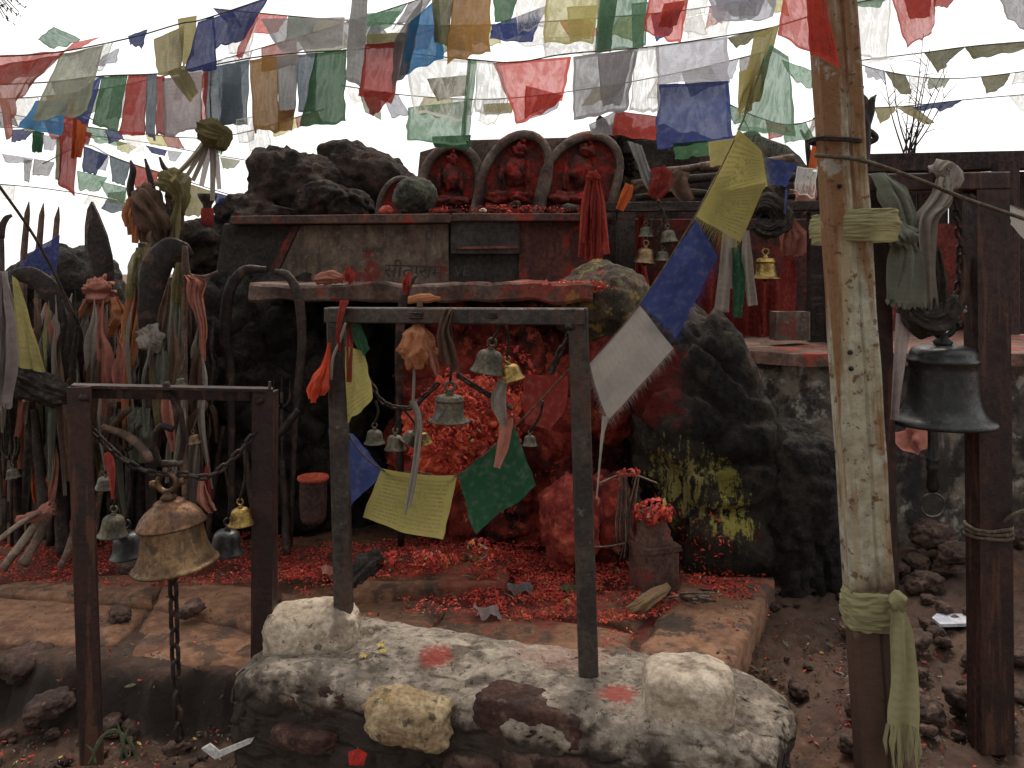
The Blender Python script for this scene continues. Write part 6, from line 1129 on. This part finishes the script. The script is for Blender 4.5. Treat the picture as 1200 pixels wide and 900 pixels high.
# whole blossoms, leaves and scraps lying on the petals
rng = random.Random(99)
def blossom_mesh(name, mat, seed):
    rg = random.Random(seed); mb = MB()
    for ring, (n, rad, zz, s) in enumerate([(9, 1., .1, .55), (8, .72, .35, .5), (6, .42, .55, .42), (3, .15, .65, .35)]):
        for i in range(n):
            a = 6.283*i/n+ring*.4+rg.uniform(-.15, .15); d = Vector((math.cos(a), math.sin(a), 0)); t = Vector((-d.y, d.x, 0)); c = d*rad*.55+Vector((0, 0, zz*.6)); e = d*rad+Vector((0, 0, zz+rg.uniform(-.1, .15)))
            mb.add(([c-t*s*.3, c+t*s*.3, e+t*s*.45, e+d*.12+Vector((0, 0, -.08)), e-t*s*.45], [(0, 1, 2, 3, 4)]))
    return mb.mesh(name, mat)
BL = [('scarlet', blossom_mesh('marigold_blossom', PM[1], 1)), ('dark red', blossom_mesh('marigold_blossom', PM[0], 2)), ('yellow', blossom_mesh('marigold_blossom', PM[4], 3)), ('pale', blossom_mesh('marigold_blossom', PM[6], 4)), ('pink', blossom_mesh('marigold_blossom', PM[3], 5))]
for i in range(64):
    k = rng.choices(range(5), (9, 7, 2, 1, 3))[0]; px = rng.gauss(560, 110); py = rng.uniform(646, 712)
    if not 400 < px < 850: continue
    q = on_ground(1, px, py, 1, 1)
    if not q: continue
    s = rng.uniform(.010, .021); o = inst('marigold_blossom', BL[k][1], q[0][0]+Vector((0, 0, .006)), (rng.uniform(-.6, .6), rng.uniform(-.6, .6), rng.uniform(0, 6)), (s, s, s*.8)); tag(o, BL[k][0]+' blossom head fallen on the petal litter', 'blossom', 'blossom heads on the petal litter')
lm2 = MB().add(([(-1, 0, 0), (-.3, .42, .12), (-.3, 0, -.02), (-.3, -.42, .12), (.4, .34, .16), (.4, 0, .02), (.4, -.34, .16), (1, 0, .1)], [(0, 2, 1), (0, 3, 2), (1, 2, 5, 4), (2, 3, 6, 5), (4, 5, 7), (5, 6, 7)])).mesh('fallen_leaf', PM[7])
lm3 = lm2.copy(); lm3.materials.clear(); lm3.materials.append(PM[5])
for i in range(46):
    a, b = (rng.uniform(430, 800), rng.uniform(655, 715)) if i < 22 else ((rng.uniform(880, 1000), rng.uniform(690, 800)) if i < 36 else (rng.uniform(20, 330), rng.uniform(690, 860)))
    q = on_ground(1, a, b, 1, 1)
    if not q: continue
    s = rng.uniform(.014, .03); g = i % 2; o = inst('fallen_leaf', lm2 if g else lm3, q[0][0]+Vector((0, 0, .01)), (rng.uniform(-.5, .5), rng.uniform(-.5, .5), rng.uniform(0, 6)), (s, s, s)); tag(o, ('olive' if g else 'dry brown')+' leaf lying curled on the ground', 'leaf', 'fallen leaves on the ground')
o = rag('black tangled cloth with frayed yellow end on the kerb slab', [(404, 690, 3.14, 5), (416, 676, 3.16, 10), (430, 662, 3.2, 12), (446, 652, 3.24, 8)], K['darkrag'], 301, name='knotted_rag', folds=7, amp=.45)
for i, (a, b, c, lb) in enumerate([(392, 668, 'pink', 'pink leaf plate heaped with powder beside the small stand post'), (432, 670, 'peach', 'pinkish folded leaf plate beside the black tangled cloth'), (548, 652, 'yellowp', 'crumpled yellow paper flower on the petal bed'), (505, 648, 'grey', 'grey crumpled foil scrap on the petal bed'), (610, 690, 'grey', 'silvery crumpled scrap at the end of the kerb slab'), (570, 716, 'mauve', 'torn mauve rag trailing off the petal litter'), (668, 690, 'olive', 'wilted olive leaf bunch beside the orange stone'), (720, 640, 'darkred', 'dark red rag at foot of the twig bundle')]):
    Y_ = 1.27*F/(b-HZ); tag(sheet('scrap', P(a-16, b-5, Y_+.06), P(a+14, b-6, Y_+.05), P(a+17, b+4, Y_-.03), P(a-14, b+5, Y_-.03), K[c], None, 320+i, 10, 10, .35, 1.6, jit=.12), lb, 'scrap')
for i in range(40):
    x = rng.uniform(410, 780); y = rng.uniform(650, 712); q = on_ground(1, x, y, 1, 1)
    if not q: continue
    a = q[0][0]+Vector((0, 0, .01)); b = a+Vector((rng.uniform(-.07, .07), rng.uniform(-.05, .05), rng.uniform(0, .02))); o = mk('incense_stub', *tube([a, b], .0022, 5), rng.choice([M['palestick'], M['darkstick'], M['stick']])); tag(o, 'thin burnt incense stub lying in the petal litter', 'incense', 'incense stubs in the petal litter')

petals('grit', 'sand grit and mortar crumbs lying loose on the cement wall', [(c, n) for c, n in on_mesh_all(core, 1500, W[fw.name]) if n.z > .2], (.1, .1, .5, .1, 0, 6, 8, 1), .0015, .005, 31, 'grit')
# ---------------------------------------------------------------- unseen trees added behind the camera to block frontal sky light
lmat = surf('tree_leaf', (.05, .065, .028), (.03, .042, .02), 2, .7)
bark = surf('tree_bark', (.07, .055, .042), (.04, .032, .026), 8, .95, 1., 20)
for i, (x, y, h, r_, lb) in enumerate([(-5.5, -3.6, 5.2, 3.3, 'broad dark unseen tree added for shade on the bell side'), (.3, -5.2, 5.8, 3.8, 'tall dark unseen tree added for shade in the middle'), (6.0, -3.4, 5.0, 3.3, 'broad dark unseen tree added for shade on the pole side'), (-3.0, -8.5, 6, 3.6, 'unseen tree added for shade farther back on the bell side'), (4.2, -8.5, 6, 3.6, 'unseen tree added for shade farther back on the pole side')]):
    rg = random.Random(900+i); t = thing('added_shade_tree', lb, 'tree', (x, y, .03)); g0 = ground_h(x, y)
    mk('trunk', *tube(smooth_path([(x, y, g0-.1), (x+.1, y, h*.4), (x-.1, y+.1, h)], 12), interp([.28, .2, .1], 12), 10), bark, t)
    for k in range(7):
        a = k*.9; b0 = Vector((x, y, h*(.45+.06*k))); e = Vector((x+math.cos(a)*r_*.75, y+math.sin(a)*r_*.75, h*(.75+.05*k))); mk('limb', *tube(smooth_path([b0, b0.lerp(e, .5)+Vector((0, 0, -.1)), e], 8), interp([.1, .03], 8), 7), bark, t)
    v = []; f = []
    cl = [Vector((x, y, h))+Vector((rg.gauss(0, .55), rg.gauss(0, .55), rg.gauss(-.05, .42)))*r_ for _ in range(60)]
    for _ in range(5200):
        c = rg.choice(cl)+Vector((rg.gauss(0, .32), rg.gauss(0, .32), rg.gauss(0, .28))); 
        if c.z < 1.2: continue
        n = Vector((rg.gauss(0, 1), rg.gauss(0, 1), rg.gauss(0, 1))).normalized(); u = n.orthogonal().normalized(); w_ = n.cross(u); s = rg.uniform(.08, .17); k = len(v)
        v += [c-u*s, c+w_*s*.45+n*s*.1, c+u*s, c-w_*s*.45+n*s*.1]; f.append((k, k+1, k+2, k+3))
    mk('crown', v, f, lmat, t, False)
